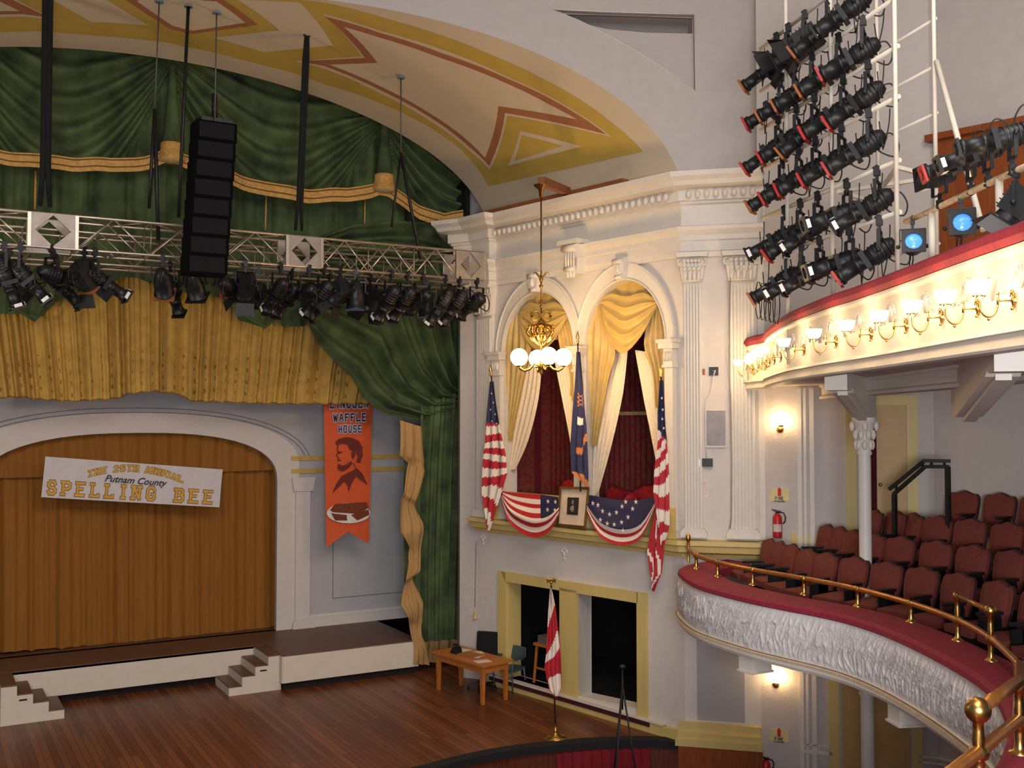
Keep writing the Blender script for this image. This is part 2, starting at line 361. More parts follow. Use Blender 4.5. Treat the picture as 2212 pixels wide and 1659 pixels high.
# dark rooms behind the doors, papered room behind the arches
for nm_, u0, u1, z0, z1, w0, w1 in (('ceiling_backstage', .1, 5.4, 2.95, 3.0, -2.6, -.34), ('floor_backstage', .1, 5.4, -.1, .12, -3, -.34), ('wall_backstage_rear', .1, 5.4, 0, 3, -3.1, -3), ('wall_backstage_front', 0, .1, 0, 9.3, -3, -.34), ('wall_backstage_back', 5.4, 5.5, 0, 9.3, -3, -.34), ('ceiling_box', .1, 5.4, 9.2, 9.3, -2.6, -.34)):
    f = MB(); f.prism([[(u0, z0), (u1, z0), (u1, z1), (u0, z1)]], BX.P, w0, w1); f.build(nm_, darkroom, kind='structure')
for nm_, u0, u1, w0, w1 in (('wall_box_rear', .1, 5.4, -2.0, -1.9), ('wall_box_front', .1, .14, -1.9, -.34), ('wall_box_back', 5.36, 5.4, -1.9, -.34)):
    f = MB(); f.prism([[(u0, 3), (u1, 3), (u1, 9.2), (u0, 9.2)]], BX.P, w0, w1); f.build(nm_, paper, kind='structure')
f = MB(); ub, zb = BX.uz(1360, 893, -1.85); ua_, ub2 = BX.uz(1300, 893, -1.84)[0], BX.uz(1425, 893, -1.84)[0]; f.prism([[(ub2, zb-.035), (ua_, zb-.035), (ua_, zb+.035), (ub2, zb+.035)]], BX.P, -1.9, -1.82); f.build('trim_5', mat('pale_wood_rail', C(190, 168, 110), .5), kind='structure')
# arch mouldings
f = MB()
for (u0, u1), zsp, zap in ((A1, 6.72, 7.88), (A2, 6.74, 7.89)):
    c = (u0+u1)/2; r = (u1-u0)/2
    ins = archpts(c, r, zsp, zap, 26); out_ = archpts(c, r+.2, zsp, zap+.3, 26)
    f.prism([[(c+r, zsp-.02)]+ins+[(c-r, zsp-.02), (c-r-.2, zsp-.02)]+out_[::-1]+[(c+r+.2, zsp-.02)]], BX.P, 0, .05)
    f.tube([BX.P(a, .06, b) for a, b in archpts(c, r+.2, zsp, zap+.3, 30)], .022, 6)
    f.tube([BX.P(a, .06, b) for a, b in archpts(c, r+.02, zsp, zap+.02, 30)], .015, 6)
f.build('trim_6', trimwhite, kind='structure')
# piers with little capitals between and beside the arches
f = MB()
for u0, u1 in ((4.66, 4.96), (2.34, 2.58), (.12, .36)):
    f.prism([[(u0+.03, ZSILL), (u1-.03, ZSILL), (u1-.03, 6.28), (u0+.03, 6.28)]], BX.P, 0, .1)
    for k, (a, z0_, z1_, w) in enumerate(((0, 6.28, 6.33, .14), (.02, 6.33, 6.6, .12), (-.04, 6.6, 6.74, .19), (-.06, 6.7, 6.76, .22))):
        f.prism([[(u0+a, z0_), (u1-a, z0_), (u1-a, z1_), (u0+a, z1_)]], BX.P, 0, w)
    for q in (-.06, 0, .06): f.ball(BX.P((u0+u1)/2+q, .12, 6.47), .07, 8, sq=(.6, .6, 1.3))
    f.prism([[(u0-.02, ZSILL), (u1+.02, ZSILL), (u1+.02, ZSILL+.14), (u0-.02, ZSILL+.14)]], BX.P, 0, .14)
f.build('trim_7', trimwhite, kind='structure')
# fluted pilasters
def pilaster(f, F, u0, u1, z0, z1, zc0, zc1, wd=.12, nf=6):
    W_ = u1-u0; f.prism([[(u0, z0), (u1, z0), (u1, zc0), (u0, zc0)]], F.P, 0, wd*.6)
    for i in range(nf):
        c = u0+W_*(i+.5)/nf; f.prism([[(c-W_/nf*.3, z0+.12), (c+W_/nf*.3, z0+.12), (c+W_/nf*.3, zc0-.08), (c-W_/nf*.3, zc0-.08)]], F.P, wd*.5, wd)
    f.prism([[(u0-.07, z0), (u1+.07, z0), (u1+.07, z0+.08), (u1+.02, z0+.16), (u0-.02, z0+.16), (u0-.07, z0+.08)]], F.P, 0, wd+.05)
    f.prism([[(u0-.02, zc0), (u1+.02, zc0), (u1+.08, zc1-.06), (u0-.08, zc1-.06)]], F.P, 0, wd+.02)
    f.prism([[(u0-.1, zc1-.08), (u1+.1, zc1-.08), (u1+.12, zc1), (u0-.12, zc1)]], F.P, 0, wd+.14)
    f.tube([F.P(u0-.02, wd+.01, zc0), F.P(u1+.02, wd+.01, zc0)], .025, 6)
    h = zc1-zc0
    for row, (n, zz, s_) in enumerate(((4, .22, 1), (5, .5, .95))):                      # acanthus leaves
        for i in range(n):
            uu = u0+W_*(i+.5)/n; zq = zc0+h*zz
            f.ball(F.P(uu, wd+.045, zq), .075*s_, 8, sq=(.55, .55, 1.5)); f.ball(F.P(uu, wd+.1, zq+.09), .035, 8)
    for sgn, uu in ((-1, u0-.02), (1, u1+.02)):
        pts = [F.P(uu+sgn*(.02+.05*math.sin(a)), wd+.06, zc1-.16+.06*math.cos(a)) for a in [k*.8 for k in range(8)]]; f.tube(pts, .022, 6)
f = MB(); pilaster(f, BX, 4.98, 5.44, ZSILL, 9, 7.55, 8.17); f.build('trim_8', trimwhite, kind='structure')
f = MB(); pilaster(f, SG, .02, .32, 3.42, 9, 7.73, 8.2, nf=6); pilaster(f, SG, .78, 1.18, 3.42, 9, 7.73, 8.2, nf=7); f.build('trim_9', trimwhite, kind='structure')
# entablature and cornice swept round the corner
qn = (BX.n+RV.n)*.09
path = [(10.5+.05, 20.6), tuple(RV.P(RV.L+.05, .12, 0))[:2], (10.22+qn.x, 19.19+qn.y), tuple(BX.P(4.92, .18, 0))[:2], tuple(BX.P(4.9, 0, 0))[:2], C0, (12.18, 12.93), tuple(W3.P(.12, 0, 0))[:2]]
entab = [(0, 8.14), (.06, 8.14), (.06, 8.22), (.09, 8.24), (.09, 8.4), (.12, 8.42), (.12, 8.5), (.2, 8.58), (.22, 8.64), (.05, 8.68), (.05, 9.02), (.1, 9.05), (.1, 9.09), (.16, 9.09), (.16, 9.27), (.28, 9.29), (.36, 9.31), (.4, 9.38), (.48, 9.44), (.5, 9.52), (-.3, 9.52)]
f = MB(); f.sweep(path, entab, side=-1); f.build('trim_10', trimwhite, kind='structure')
f = MB()
for F, a, b in ((BX, .1, 5.4), (SG, .05, 1.25)):
    n = int((b-a)/.15)
    for i in range(n): f.ball(F.P(a+(i+.5)*(b-a)/n, .22, 9.18), .055, 8, sq=(.9, .9, 1.2))
f.build('trim_11', trimwhite, kind='structure')
f = MB()                                                    # projecting block over the corner pilaster and console keystones
f.prism([[(4.9, 8.0), (5.49, 8.0), (5.49, 9.5), (4.9, 9.5)]], BX.P, 0, .18)
for uc, zt, h in ((2.47, 8.72, .55), (2.47, 8.4, .3)):
    f.prism([[(uc-.16, zt-h), (uc+.16, zt-h), (uc+.2, zt), (uc-.2, zt)]], BX.P, 0, .26)
f.prism([[(2.2, 8.66), (2.74, 8.66), (2.74, 8.74), (2.2, 8.74)]], BX.P, 0, .36); f.tube([BX.P(2.29, .27, 8.58), BX.P(2.65, .27, 8.58)], .07, 10); f.tube([BX.P(2.33, .26, 8.2), BX.P(2.61, .26, 8.2)], .05, 10)
for q in (-.1, -.03, .04, .11): f.tube([BX.P(2.46+q, .27, 8.55), BX.P(2.46+q, .28, 8.4), BX.P(2.46+q, .27, 8.22)], .022, 6)
for q in (-.08, 0, .08): f.ball(BX.P(2.47+q, .24, 8.1), .055, 8, sq=(.7, .6, 1.3))
for uc, zc in ((3.63, 8.2), (1.34, 8.22)):
    f.prism([[(uc-.1, zc-.32), (uc+.1, zc-.32), (uc+.15, zc+.06), (uc-.15, zc+.06)]], BX.P, 0, .16); f.tube([BX.P(uc-.13, .16, zc), BX.P(uc+.13, .16, zc)], .05, 8); f.tube([BX.P(uc-.09, .15, zc-.28), BX.P(uc+.09, .15, zc-.28)], .04, 8); f.ball(BX.P(uc, .17, zc-.13), .06, 8, sq=(.9, .6, 1.4))
f.build('trim_12', trimwhite, kind='structure')
f = MB(); f.prism([[(1.0, 9.5), (5.1, 9.5), (5.1, 9.62), (1.0, 9.62)]], BX.P, .25, .42); f.build('trim_13', mat('brown_painted_beam', C(132, 76, 44), .6), kind='structure')
# sill and yellow woodwork
sp_ = [tuple(BX.P(5.5, 0, 0))[:2], C0, (12.18, 12.93), tuple(W3.P(.04, 0, 0))[:2]]
f = MB(); f.sweep(sp_, [(0, 3.08), (.08, 3.08), (.1, 3.14), (.22, 3.18), (.24, 3.28), (.3, 3.3), (.3, 3.37), (-.3, 3.38)], side=-1); f.build('trim_14', yellow, kind='structure')
f = MB(); F = BX
def casing(f, P, u0, u1, z0, z1, wd=.14, w=.05, top=True):
    f.prism([[(u0-wd, z0), (u0, z0), (u0, z1), (u0-wd, z1)]], P, 0, w); f.prism([[(u1, z0), (u1+wd, z0), (u1+wd, z1), (u1, z1)]], P, 0, w)
    if top: f.prism([[(u0-wd, z1), (u1+wd, z1), (u1+wd, z1+wd), (u0-wd, z1+wd)]], P, 0, w)
f.prism([[(4.56, .12), (4.8, .12), (4.8, 2.32), (4.56, 2.32)]], F.P, 0, .06); f.prism([[(.81, .12), (1.03, .12), (1.03, 2.36), (.81, 2.36)]], F.P, 0, .06)
f.prism([[(2.53, .12), (2.99, .12), (2.99, 2.2), (2.53, 2.2)]], F.P, -.3, .06); f.prism([[(1.0, 2.17), (4.58, 2.13), (4.7, 2.32), (1.0, 2.36)]], F.P, 0, .06)
f.prism([[(1.0, .2), (1.06, .2), (1.06, 2.2), (1.0, 2.2)]], F.P, -.34, 0); f.prism([[(4.54, .2), (4.58, .2), (4.58, 2.2), (4.54, 2.2)]], F.P, -.34, 0)
f.build('door_1', yellow, kind='structure')
f = MB(); f.prism([[(.7, .1), (5.0, .1), (5.0, .2), (.7, .2)]], BX.P, -.3, .12); f.build('trim_15', mat('dark_red_threshold', C(64, 14, 16), .9), kind='structure')
f = MB(); f.prism([[(0, 0), (5.3, 0), (5.3, .19), (0, .17)]], BX.P, 0, .1); f.build('baseboard_box', yellow, kind='structure')
f = MB(); f.prism([[(.4, .185), (5.0, .185), (5.0, .215), (.4, .215)]], BX.P, 0, .13); f.build('trim_16', trimwhite, kind='structure')
f = MB(); f.prism([[(-.15, -.02), (SG.L+.02, -.02), (SG.L+.02, .1), (-.15, .1)]], SG.P, 0, .22); f.prism([[(-.12, .1), (SG.L, .1), (SG.L, .2), (-.12, .2)]], SG.P, 0, .19); f.prism([[(-.1, .2), (SG.L, .2), (SG.L, .34), (-.1, .34)]], SG.P, 0, .12)
f.build('baseboard_corner', yellow, kind='structure')
f = MB(); f.prism([[(-.1, -1.31), (SG.L+.02, -1.31), (SG.L+.02, -.02), (-.1, -.02)]], SG.P, 0, .2); f.build('trim_17', redwood, kind='structure')
a_, b_ = SG.uz(1503, 1562), SG.uz(1606, 1300)
f = MB(); f.prism([[(.2, .37), (.98, .37), (.98, 2.9), (.2, 2.9)]], SG.P, 0, .012); f.build('trim_18', mat('flat_grey_panel_paint', C(160, 156, 156), .8, var=.02), kind='structure')

# ---- under-balcony wall and side wall
f = MB(); dz0 = 3.1; f.prism([[(0, -1.4), (0, 13), (W3.L, 13), (W3.L, -1.4)]], W3.P, -.3, 0); f.build('wall_side', plaster_low, kind='structure')
f = MB(); f.prism([[(0, -1.4), (0, 13), (WR.L, 13), (WR.L, -1.4)]], WR.P, -.3, 0); f.build('wall_right', greyplaster, kind='structure')
def pxr(F, x, w=0, y=905): return F.uz(x, y, w)[0]
f = MB()
for x0, x1 in ((1722, 1731), (1735, 1741), (1748, 1758)):
    for za_, zb_ in ((-1.3, 2.2), (2.6, 5.9)): f.prism([[(pxr(W3, x0), za_), (pxr(W3, x1), za_), (pxr(W3, x1), zb_), (pxr(W3, x0), zb_)]], W3.P, 0, .04)
ua, ub_ = pxr(W3, 1722), pxr(W3, 1790); zl = W3.uz(1750, 1626)[1]
f.prism([[(ua, zl), (ub_, zl), (ub_, zl+.06), (ua, zl+.06)]], W3.P, 0, .05); f.prism([[(ua+.08, zl+.12), (ub_, zl+.12), (ub_, zl+.15), (ua+.08, zl+.15)]], W3.P, 0, .04)
for x0, x1 in ((1637+8, 1652),): f.prism([[(0.0, 3.4), (.1, 3.4), (.1, 9.5), (0, 9.5)]], W3.P, 0, .05)
f.build('trim_19', trimwhite, kind='structure')
# dress circle door with casing, leaf and curtain
def door(n, F, xa, xb, z0, z1, leafx, name=None):
    u0, u1 = pxr(F, xa), pxr(F, xb); f = MB(); casing(f, F.P, u0, u1, z0, z1, .16, .05); o = f.build('door_%d' % n, yellow, kind='structure')
    g = MB(); l0, l1 = pxr(F, leafx[0]), pxr(F, leafx[1]); g.prism([[(l0, z0), (l1, z0), (l1, z1), (l0, z1)]], F.P, 0, .03)
    h = z1-z0
    for k in range(4): g.prism([[(l0+.07, z0+h*(.04+.24*k)), (l1-.07, z0+h*(.04+.24*k)), (l1-.07, z0+h*(.22+.24*k)), (l0+.07, z0+h*(.22+.24*k))]], F.P, .03, .045)
    g.build('door_leaf', mat('tan_door_paint', C(186, 150, 92), .5, var=.05), o)
    k = MB(); k.ball(F.P(l0+.05, .08, z0+1.0), .03, 10); k.build('door_handle', brass, o); return o
door(2, W3, 1849, 1958, 3.35, 5.62, (1893, 1957))
g = MB(); u0, u1 = pxr(W3, 1868), pxr(W3, 1892); g.grid(lambda u, v: W3.P(u0+(u1-u0)*u, .1+.03*math.sin(u*14), 3.35+v*2.2), 14, 2)
g.build('door_curtain', mat('dark_maroon_curtain', C(82, 18, 28), .9), None, label='narrow dark maroon curtain hanging beside the tan door behind the balcony column', cat='curtain')
door(3, W3, 1806, 1960, -1.31, 2.0, (1812, 1955))
f = MB(); zq = W3.uz(2000, 1648)[1]
for dz in (0, .09): f.prism([[(pxr(W3, 1975), zq+dz), (W3.L, zq+dz), (W3.L, zq+dz+.04), (pxr(W3, 1975), zq+dz+.04)]], W3.P, 0, .05)
for dz in (0, .09): f.prism([[(0, zq+dz), (4, zq+dz), (4, zq+dz+.04), (0, zq+dz+.04)]], WR.P, 0, .05)
f.build('trim_20', trimwhite, kind='structure')

# ---- vault over the proscenium with its painted panels, spandrel wall
XC = 4.15; YB = 20.15; TAN = math.tan(math.radians(28))
def vfront(th):
    x = 7.12*math.cos(th); return Vector((XC+x, 13.72+(7.15-abs(x))*TAN, 9.05+3.55*math.sin(th)))
def vback(th): return Vector((XC+6.85*math.cos(th), YB, 9.4+2.83*math.sin(th)))
def vsurf(th, v, off=0):
    thb = th; p = vback(thb)*(1-v)+vfront(th)*v
    return p+Vector((-math.cos(th)*off, 0, -math.sin(th)*off))
def vuv(px, py):
    d = ray(px, py); th, v = 1.0, .5
    for _ in range(40):
        def g(th, v):
            q = vsurf(th, v)-O; t = q.dot(d)/d.dot(d); return q-d*t
        r = g(th, v); e = 1e-4; a = (g(th+e, v)-r)/e; b = (g(th, v+e)-r)/e
        A11, A12, A22 = a.dot(a), a.dot(b), b.dot(b); B1, B2 = -a.dot(r), -b.dot(r); det = A11*A22-A12*A12
        if abs(det) < 1e-12: break
        dt, dv = (B1*A22-B2*A12)/det, (A11*B2-A12*B1)/det
        s_ = min(1, .4/max(1e-9, abs(dt)), .6/max(1e-9, abs(dv))); th += dt*s_; v += dv*s_
    return th, v
th0 = .045
f = MB(); f.grid(lambda u, v: vsurf(th0+(math.pi-2*th0)*u, v), 160, 24); f.build('ceiling_vault', cream, kind='structure')
def paint(f, pts, off, mi, mirror=False):                    # a painted shape following the vault
    lo = min(p[0] for p in pts); hi = max(p[0] for p in pts); st = .035; k0 = int(lo/st)
    def clip(P, a, keep):
        out = []
        for i in range(len(P)):
            p, q = P[i], P[(i+1) % len(P)]; ip, iq = (p[0] >= a) == keep or p[0] == a, (q[0] >= a) == keep or q[0] == a
            if ip: out.append(p)
            if ip != iq and q[0] != p[0]:
                t = (a-p[0])/(q[0]-p[0]); out.append((a, p[1]+(q[1]-p[1])*t))
        return out
    T = tessellate_polygon([[Vector((a, b, 0)) for a, b in pts]])
    for t in T:
        tri = [pts[i] for i in t]
        l, h = min(p[0] for p in tri), max(p[0] for p in tri)
        for k in range(int(l/st), int(h/st)+1):
            P = clip(tri, k*st, True)
            if len(P) >= 3: P = clip(P, (k+1)*st, False)
            if len(P) >= 3:
                f.add([vsurf(3.175-a if mirror else a, b, off) for a, b in P], [tuple(range(len(P)))], mi)
V = lambda *P: [vuv(x, y) for x, y in P]
Yel = V((1389, 327), (1315, 260), (1242, 208), (1163, 165), (1062, 119), (953, 76), (845, 43), (700, 5))
vm = Yel[-1][1]; Yb = V((700, 181), (772, 203), (845, 232), (924, 272), (989, 316), (1025, 354), (1055, 402))
hp = 3.175/2
yel = [(hp+.001, vm)]+Yel[::-1]+V((1222, 365))+Yb[::-1]+V((640, 159), (540, 133), (440, 108))+[(hp+.001, V((340, 86))[0][1])]
yel = [p for p in yel if p[0] <= hp+.01]
tout = V((702, 34), (823, 70), (953, 113), (1098, 169), (1235, 238), (1311, 290), (1092, 243), (1058, 358), (1015, 317), (924, 249), (823, 194), (700, 141), (650, 131), (789, 124))
wout = V((695, 28), (823, 66), (1098, 166), (1235, 235), (1322, 296), (1096, 249), (1059, 366), (1012, 323), (921, 255), (820, 200), (697, 146), (632, 131), (782, 121))
crm = V((743, 56), (823, 80), (953, 124), (1098, 180), (1190, 226), (1248, 257), (1078, 228), (1049, 340), (1005, 297), (924, 240), (823, 185), (712, 138), (816, 134))
t1 = V((1125, 282), (1257, 316), (1098, 358)); t2 = V((1127, 291), (1217, 315), (1112, 347))
k1 = V((608, 5), (712, 100), (570, 111), (459, 81), (604, 64), (516, 0))
hx = V((490, 0), (554, 52), (415, 67)); hxi = V((473, 0), (527, 47), (415, 60))
f = MB()
vc = .5*(vm+Yb[0][1])
def mir(L): return [(a, 2*vc-b) for a, b in L]
ki = k1[1:5]; kc = [(1.5, .92), (1.369, .62), (1.507, .41), (1.367, .335), (1.225, .57), (1.37, .95)]
hex_ = [(hp+.001, .43), (hp-.03, .43), (hp-.163, .645), (hp-.05, .93), (hp+.001, .93)]
hex2 = [(hp+.001, .48), (hp-.027, .48), (hp-.133, .655), (hp-.045, .89), (hp+.001, .89)]
for mr in (False, True):
    paint(f, yel, .006, 0, mr); paint(f, wout, .010, 2, mr); paint(f, tout, .014, 1, mr); paint(f, crm, .018, 2, mr)
    paint(f, t1, .010, 2, mr); paint(f, t2, .014, 0, mr); paint(f, kc, .010, 2, mr); paint(f, hex_, .010, 1, mr); paint(f, hex2, .014, 2, mr)
f.build('ceiling_painting', [ochre, terra, cream], kind='structure')
# spandrel wall above the front arch, with the sunk triangular panel
SP = Frame((XC+7.15, 13.72), (XC, 13.72+7.15*TAN))
def splane(x, y): return SP.uz(x, y)
arc = []
for i in range(41):
    th = th0+(math.pi/2-th0)*i/40; p = vfront(th); arc.append(((p-SP.o).dot(SP.d), p.z))
rec = [splane(*q) for q in ((1500, 31), (1400, 28), (1300, 25), (1195, 20), (1250, 44), (1310, 74), (1375, 110), (1440, 152), (1503, 196))]
outl = arc+[(arc[-1][0], 14.2), (-1.35, 14.2), (-1.35, 9.45), (arc[0][0], 9.45)]
f = MB(); f.prism([outl, rec], SP.P, -.14, 0)
rtop = [splane(*q) for q in ((1499, 33), (1400, 29), (1300, 26), (1215, 24), (1262, 44), (1312, 56), (1400, 64), (1499, 66))]
f.prism([rec, rtop], SP.P, -.2, -.14); f.prism([rtop], SP.P, -.55, -.5)
f.prism([[(a, b) for a, b in rtop]], SP.P, -.52, -.5)
for i in range(len(rtop)): a, b = rtop[i], rtop[(i+1) % len(rtop)]; f.add([SP.P(a[0], -.14, a[1]), SP.P(b[0], -.14, b[1]), SP.P(b[0], -.5, b[1]), SP.P(a[0], -.5, a[1])], [(0, 1, 2, 3)])
f.build('wall_spandrel', greyplaster, kind='structure')
ML = lambda u, w, z: (lambda q: Vector((2*XC-q.x, q.y, q.z)))(SP.P(u, w, z))
f = MB(); f.prism([outl], ML, -.5, 0); f.build('wall_spandrel_left', greyplaster, kind='structure')
f = MB(); f.add([SP.P(-1.35, 0, 9.45), W3.P(.1, .0, 9.45), W3.P(.1, 0, 14.2), SP.P(-1.35, 0, 14.2)], [(0, 1, 2, 3)]); f.build('wall_corner_upper', greyplaster, kind='structure')
f = MB(); f.tube([SP.P(a, .0, b) for a, b in rec+rec[:1]], .012, 4); f.build('trim_21', trimwhite, kind='structure')
f = MB(); f.box((5, 6, 14.25), 26, 34, .1); f.build('ceiling', greyplaster, kind='structure')
# ================================================ CLOTH: curtains, banners, flags
NF = Vector((0, -1, 0))
green = mat('green_curtain_cloth', C(72, 88, 50), .85, var=.4, scale=2.2, stretch=(1, 1, .8), dark_tone=C(42, 54, 34))  # noise varies the cloth down to a darker green
gold = mat('gold_curtain_cloth', C(186, 148, 70), .8, var=.14, scale=5)
brownmark = mat('brown_woven_mark', C(140, 102, 40), .85, var=.2)
lace0 = mat('pale_tab_lining', C(214, 188, 130), .7)
tan_trim = mat('tan_curtain_trim', C(196, 150, 80), .75, var=.2, scale=14)
darkgold = mat('dark_gold_curtain', C(140, 88, 24), .8, var=.12, scale=4, stretch=(6, 6, .4))
def pleat(n, a, ph=0): return lambda u, v: a*math.sin(v*n*2*math.pi+ph)+a*.5*math.sin(v*n*4.6*math.pi+1)
from mathutils import noise
def pn1(x, k=0): return noise.noise(Vector((x, k, .37)))
# dark gold stage curtain behind the arch
for nm, xa, xb, lab in (('stage_curtain', -60, 309, 'dark gold pleated stage curtain, the half filling the arch beside the frame edge'), ('stage_curtain', 305, 618, 'dark gold pleated stage curtain, the half beside the white arch pilaster')):
    P = PY(23.15); n = 40
    A = [(xa+(xb-xa)*i/n, 925) for i in range(n+1)]
    B = [(xa+(xb-xa)*i/n, 1411-(xa+(xb-xa)*i/n)*.075-(xb-xa)*0-2.5*abs(math.sin(i*.9))) for i in range(n+1)]
    N = 9 if xa < 0 else 8
    m = sheet(A, B, 3, 220, P, NF, lambda u, v, N=N: .12*pn1(v*N*1.1)+.04*pn1(v*N*3.3+9)+.012*math.sin(v*N*4*math.pi)); m.build(nm, darkgold, label=lab, cat='curtain')
P = PY(23.0); m = sheet([(-60, 900), (300, 900), (620, 900)], [(-60, 1034), (300, 1026), (618, 1014)], 3, 160, P, NF, lambda u, v: .03*math.sin(v*120)); m.build('curtain_border', darkgold, label='dark gold border strip along the top of the arch, behind the white banner', cat='curtain')

# -------- stroke lettering
G = {'A': [[(0, 0), (.28, 1), (.42, 1), (.7, 0)], [(.12, .38), (.58, .38)]], 'B': [[(0, 0), (0, 1), (.45, 1), (.6, .88), (.6, .65), (.45, .53), (0, .53)], [(.45, .53), (.65, .4), (.65, .14), (.5, 0), (0, 0)]],
     'C': [[(.65, .75), (.5, 1), (.15, 1), (0, .8), (0, .2), (.15, 0), (.5, 0), (.65, .25)]], 'E': [[(.62, 1), (0, 1), (0, 0), (.62, 0)], [(0, .52), (.45, .52)]], 'F': [[(.6, 1), (0, 1), (0, 0)], [(0, .52), (.45, .52)]],
     'G': [[(.65, .78), (.5, 1), (.15, 1), (0, .82), (0, .18), (.15, 0), (.5, 0), (.65, .15), (.65, .45), (.4, .45)]], 'H': [[(0, 0), (0, 1)], [(.62, 0), (.62, 1)], [(0, .5), (.62, .5)]], 'I': [[(.2, 0), (.2, 1)]],
     'L': [[(0, 1), (0, 0), (.6, 0), (.6, .15)]], 'N': [[(0, 0), (0, 1), (.6, 0), (.6, 1)]], 'O': [[(.15, 0), (0, .2), (0, .8), (.15, 1), (.5, 1), (.65, .8), (.65, .2), (.5, 0), (.15, 0)]], 'P': [[(0, 0), (0, 1), (.45, 1), (.62, .88), (.62, .6), (.45, .47), (0, .47)]],
     'S': [[(.62, .8), (.5, 1), (.15, 1), (0, .85), (0, .65), (.15, .53), (.5, .47), (.65, .35), (.65, .15), (.5, 0), (.12, 0), (0, .2)]], 'T': [[(0, 1), (.68, 1)], [(.34, 1), (.34, 0)]], 'U': [[(0, 1), (0, .18), (.15, 0), (.48, 0), (.62, .18), (.62, 1)]],
     'W': [[(-.05, 1), (.14, 0), (.33, .8), (.52, 0), (.72, 1)]], '2': [[(0, .78), (.15, 1), (.48, 1), (.62, .82), (.62, .62), (0, 0), (.65, 0)]], '5': [[(.6, 1), (.05, 1), (0, .58), (.45, .62), (.64, .45), (.64, .18), (.48, 0), (.12, 0), (0, .15)]], 'R': [[(0, 0), (0, 1), (.45, 1), (.62, .88), (.62, .6), (.45, .47), (0, .47)], [(.35, .47), (.65, 0)]],
     'M': [[(0, 0), (0, 1), (.35, .35), (.7, 1), (.7, 0)]], 'D': [[(0, 0), (0, 1), (.42, 1), (.62, .8), (.62, .2), (.42, 0), (0, 0)]], 'Y': [[(0, 1), (.33, .5), (.66, 1)], [(.33, .5), (.33, 0)]], 'X': [[(0, 0), (.6, 1)], [(0, 1), (.6, 0)]]}
SER = {'A': [(0, 0), (.7, 0)], 'B': [(0, 0), (0, 1)], 'E': [(0, 0), (0, 1)], 'F': [(0, 0), (0, 1)], 'H': [(0, 0), (0, 1), (.62, 0), (.62, 1)], 'I': [(.2, 0), (.2, 1)], 'L': [(0, 0), (0, 1)], 'N': [(0, 0), (0, 1), (.6, 1)], 'P': [(0, 0), (0, 1)], 'T': [(.34, 0)], 'U': [(0, 1), (.62, 1)], 'R': [(0, 0), (0, 1)]}
def strokes(mb, text, place, h, wd, sp_=1.0, mi=0, serif=True, step=None):
    """place(s, t) -> 3D, s along the line and t up, both in letter heights"""
    s = 0
    for ch in text:
        if ch == ' ': s += .55*sp_; continue
        segs = [(a, b) for st in G[ch] for a, b in zip(st, st[1:])]
        if serif: segs += [((x-.16, y), (x+.16, y)) for x, y in SER.get(ch, [])]
        for a, b in segs:
            dx, dy = b[0]-a[0], b[1]-a[1]; L = math.hypot(dx, dy); nx, ny = -dy/L*wd/2, dx/L*wd/2; ex, ey = dx/L*wd*.4, dy/L*wd*.4
            q = [(a[0]-ex+nx, a[1]-ey+ny), (a[0]-ex-nx, a[1]-ey-ny), (b[0]+ex-nx, b[1]+ey-ny), (b[0]+ex+nx, b[1]+ey+ny)]
            qs = [Vector(place((s+x), y)) for x, y in q]; nn = (qs[1]-qs[0]).cross(qs[2]-qs[0]).normalized(); nn = nn if nn.dot(O-qs[0]) > 0 else -nn; mb.kk = (getattr(mb, 'kk', 0)+1) % 23
            mb.add([p_+nn*mb.kk*.0002 for p_ in qs], [(0, 1, 2, 3)], mi)
        s += (.5 if ch == 'I' else .92)*sp_ if False else ((.45 if ch == 'I' else .7)+.28*sp_)
    return s
def textw(text, sp_=1.0):
    return sum(.55*sp_ if c == ' ' else (.45 if c == 'I' else .7)+.28*sp_ for c in text)
# -------- the spelling bee banner
P = PY(22.5); TL, TR, BR, BL = (98, 986), (481, 1014), (474, 1096), (89, 1074)
def bil(u, v, off=0):                                       # u across, v down
    x = (TL[0]*(1-u)+TR[0]*u)*(1-v)+(BL[0]*(1-u)+BR[0]*u)*v; y = (TL[1]*(1-u)+TR[1]*u)*(1-v)+(BL[1]*(1-u)+BR[1]*u)*v
    return P(x, y)+NF*(.012*math.sin(u*34+v*4)*(1-v*.4)+off)
root = thing('hanging_banner', P(280, 1096), 'white cloth banner reading The 25th Annual Putnam County Spelling Bee, hung across the arch', 'banner')
m = MB(); m.grid(lambda u, v: bil(u, v), 90, 10); m.build('cloth', mat('white_banner_cloth', C(204, 196, 196), .8, var=.04), root)
lb = mat('banner_letter_outline', C(120, 78, 34), .7); lg = mat('banner_letter_gold', C(206, 158, 60), .7, var=.1)
def row(text, u0, u1, vb, vt, mb1, mb2, arch=0, wd=.3, sp_=1.1):
    Wt = textw(text, sp_)-.2; Hh = vb-vt
    def pl(off):
        def g(s, t):
            u = u0+(u1-u0)*s/Wt; dv = arch*4*((u-(u0+u1)/2)/(u1-u0))**2; return bil(u, vb+dv-t*Hh, off)
        return g
    strokes(mb1, text, pl(.006), 1, wd*1.55, sp_); strokes(mb2, text, pl(.011), 1, wd, sp_)
m1, m2 = MB(), MB()
row('SPELLING BEE', .035, .985, .9, .6, m1, m2, 0, .2, 2.4); row('THE 25TH ANNUAL', .25, .79, .205, .065, m1, m2, .22, .24, 1.5)
m1.build('letter_edging', lb, root); m2.build('lettering', lg, root)
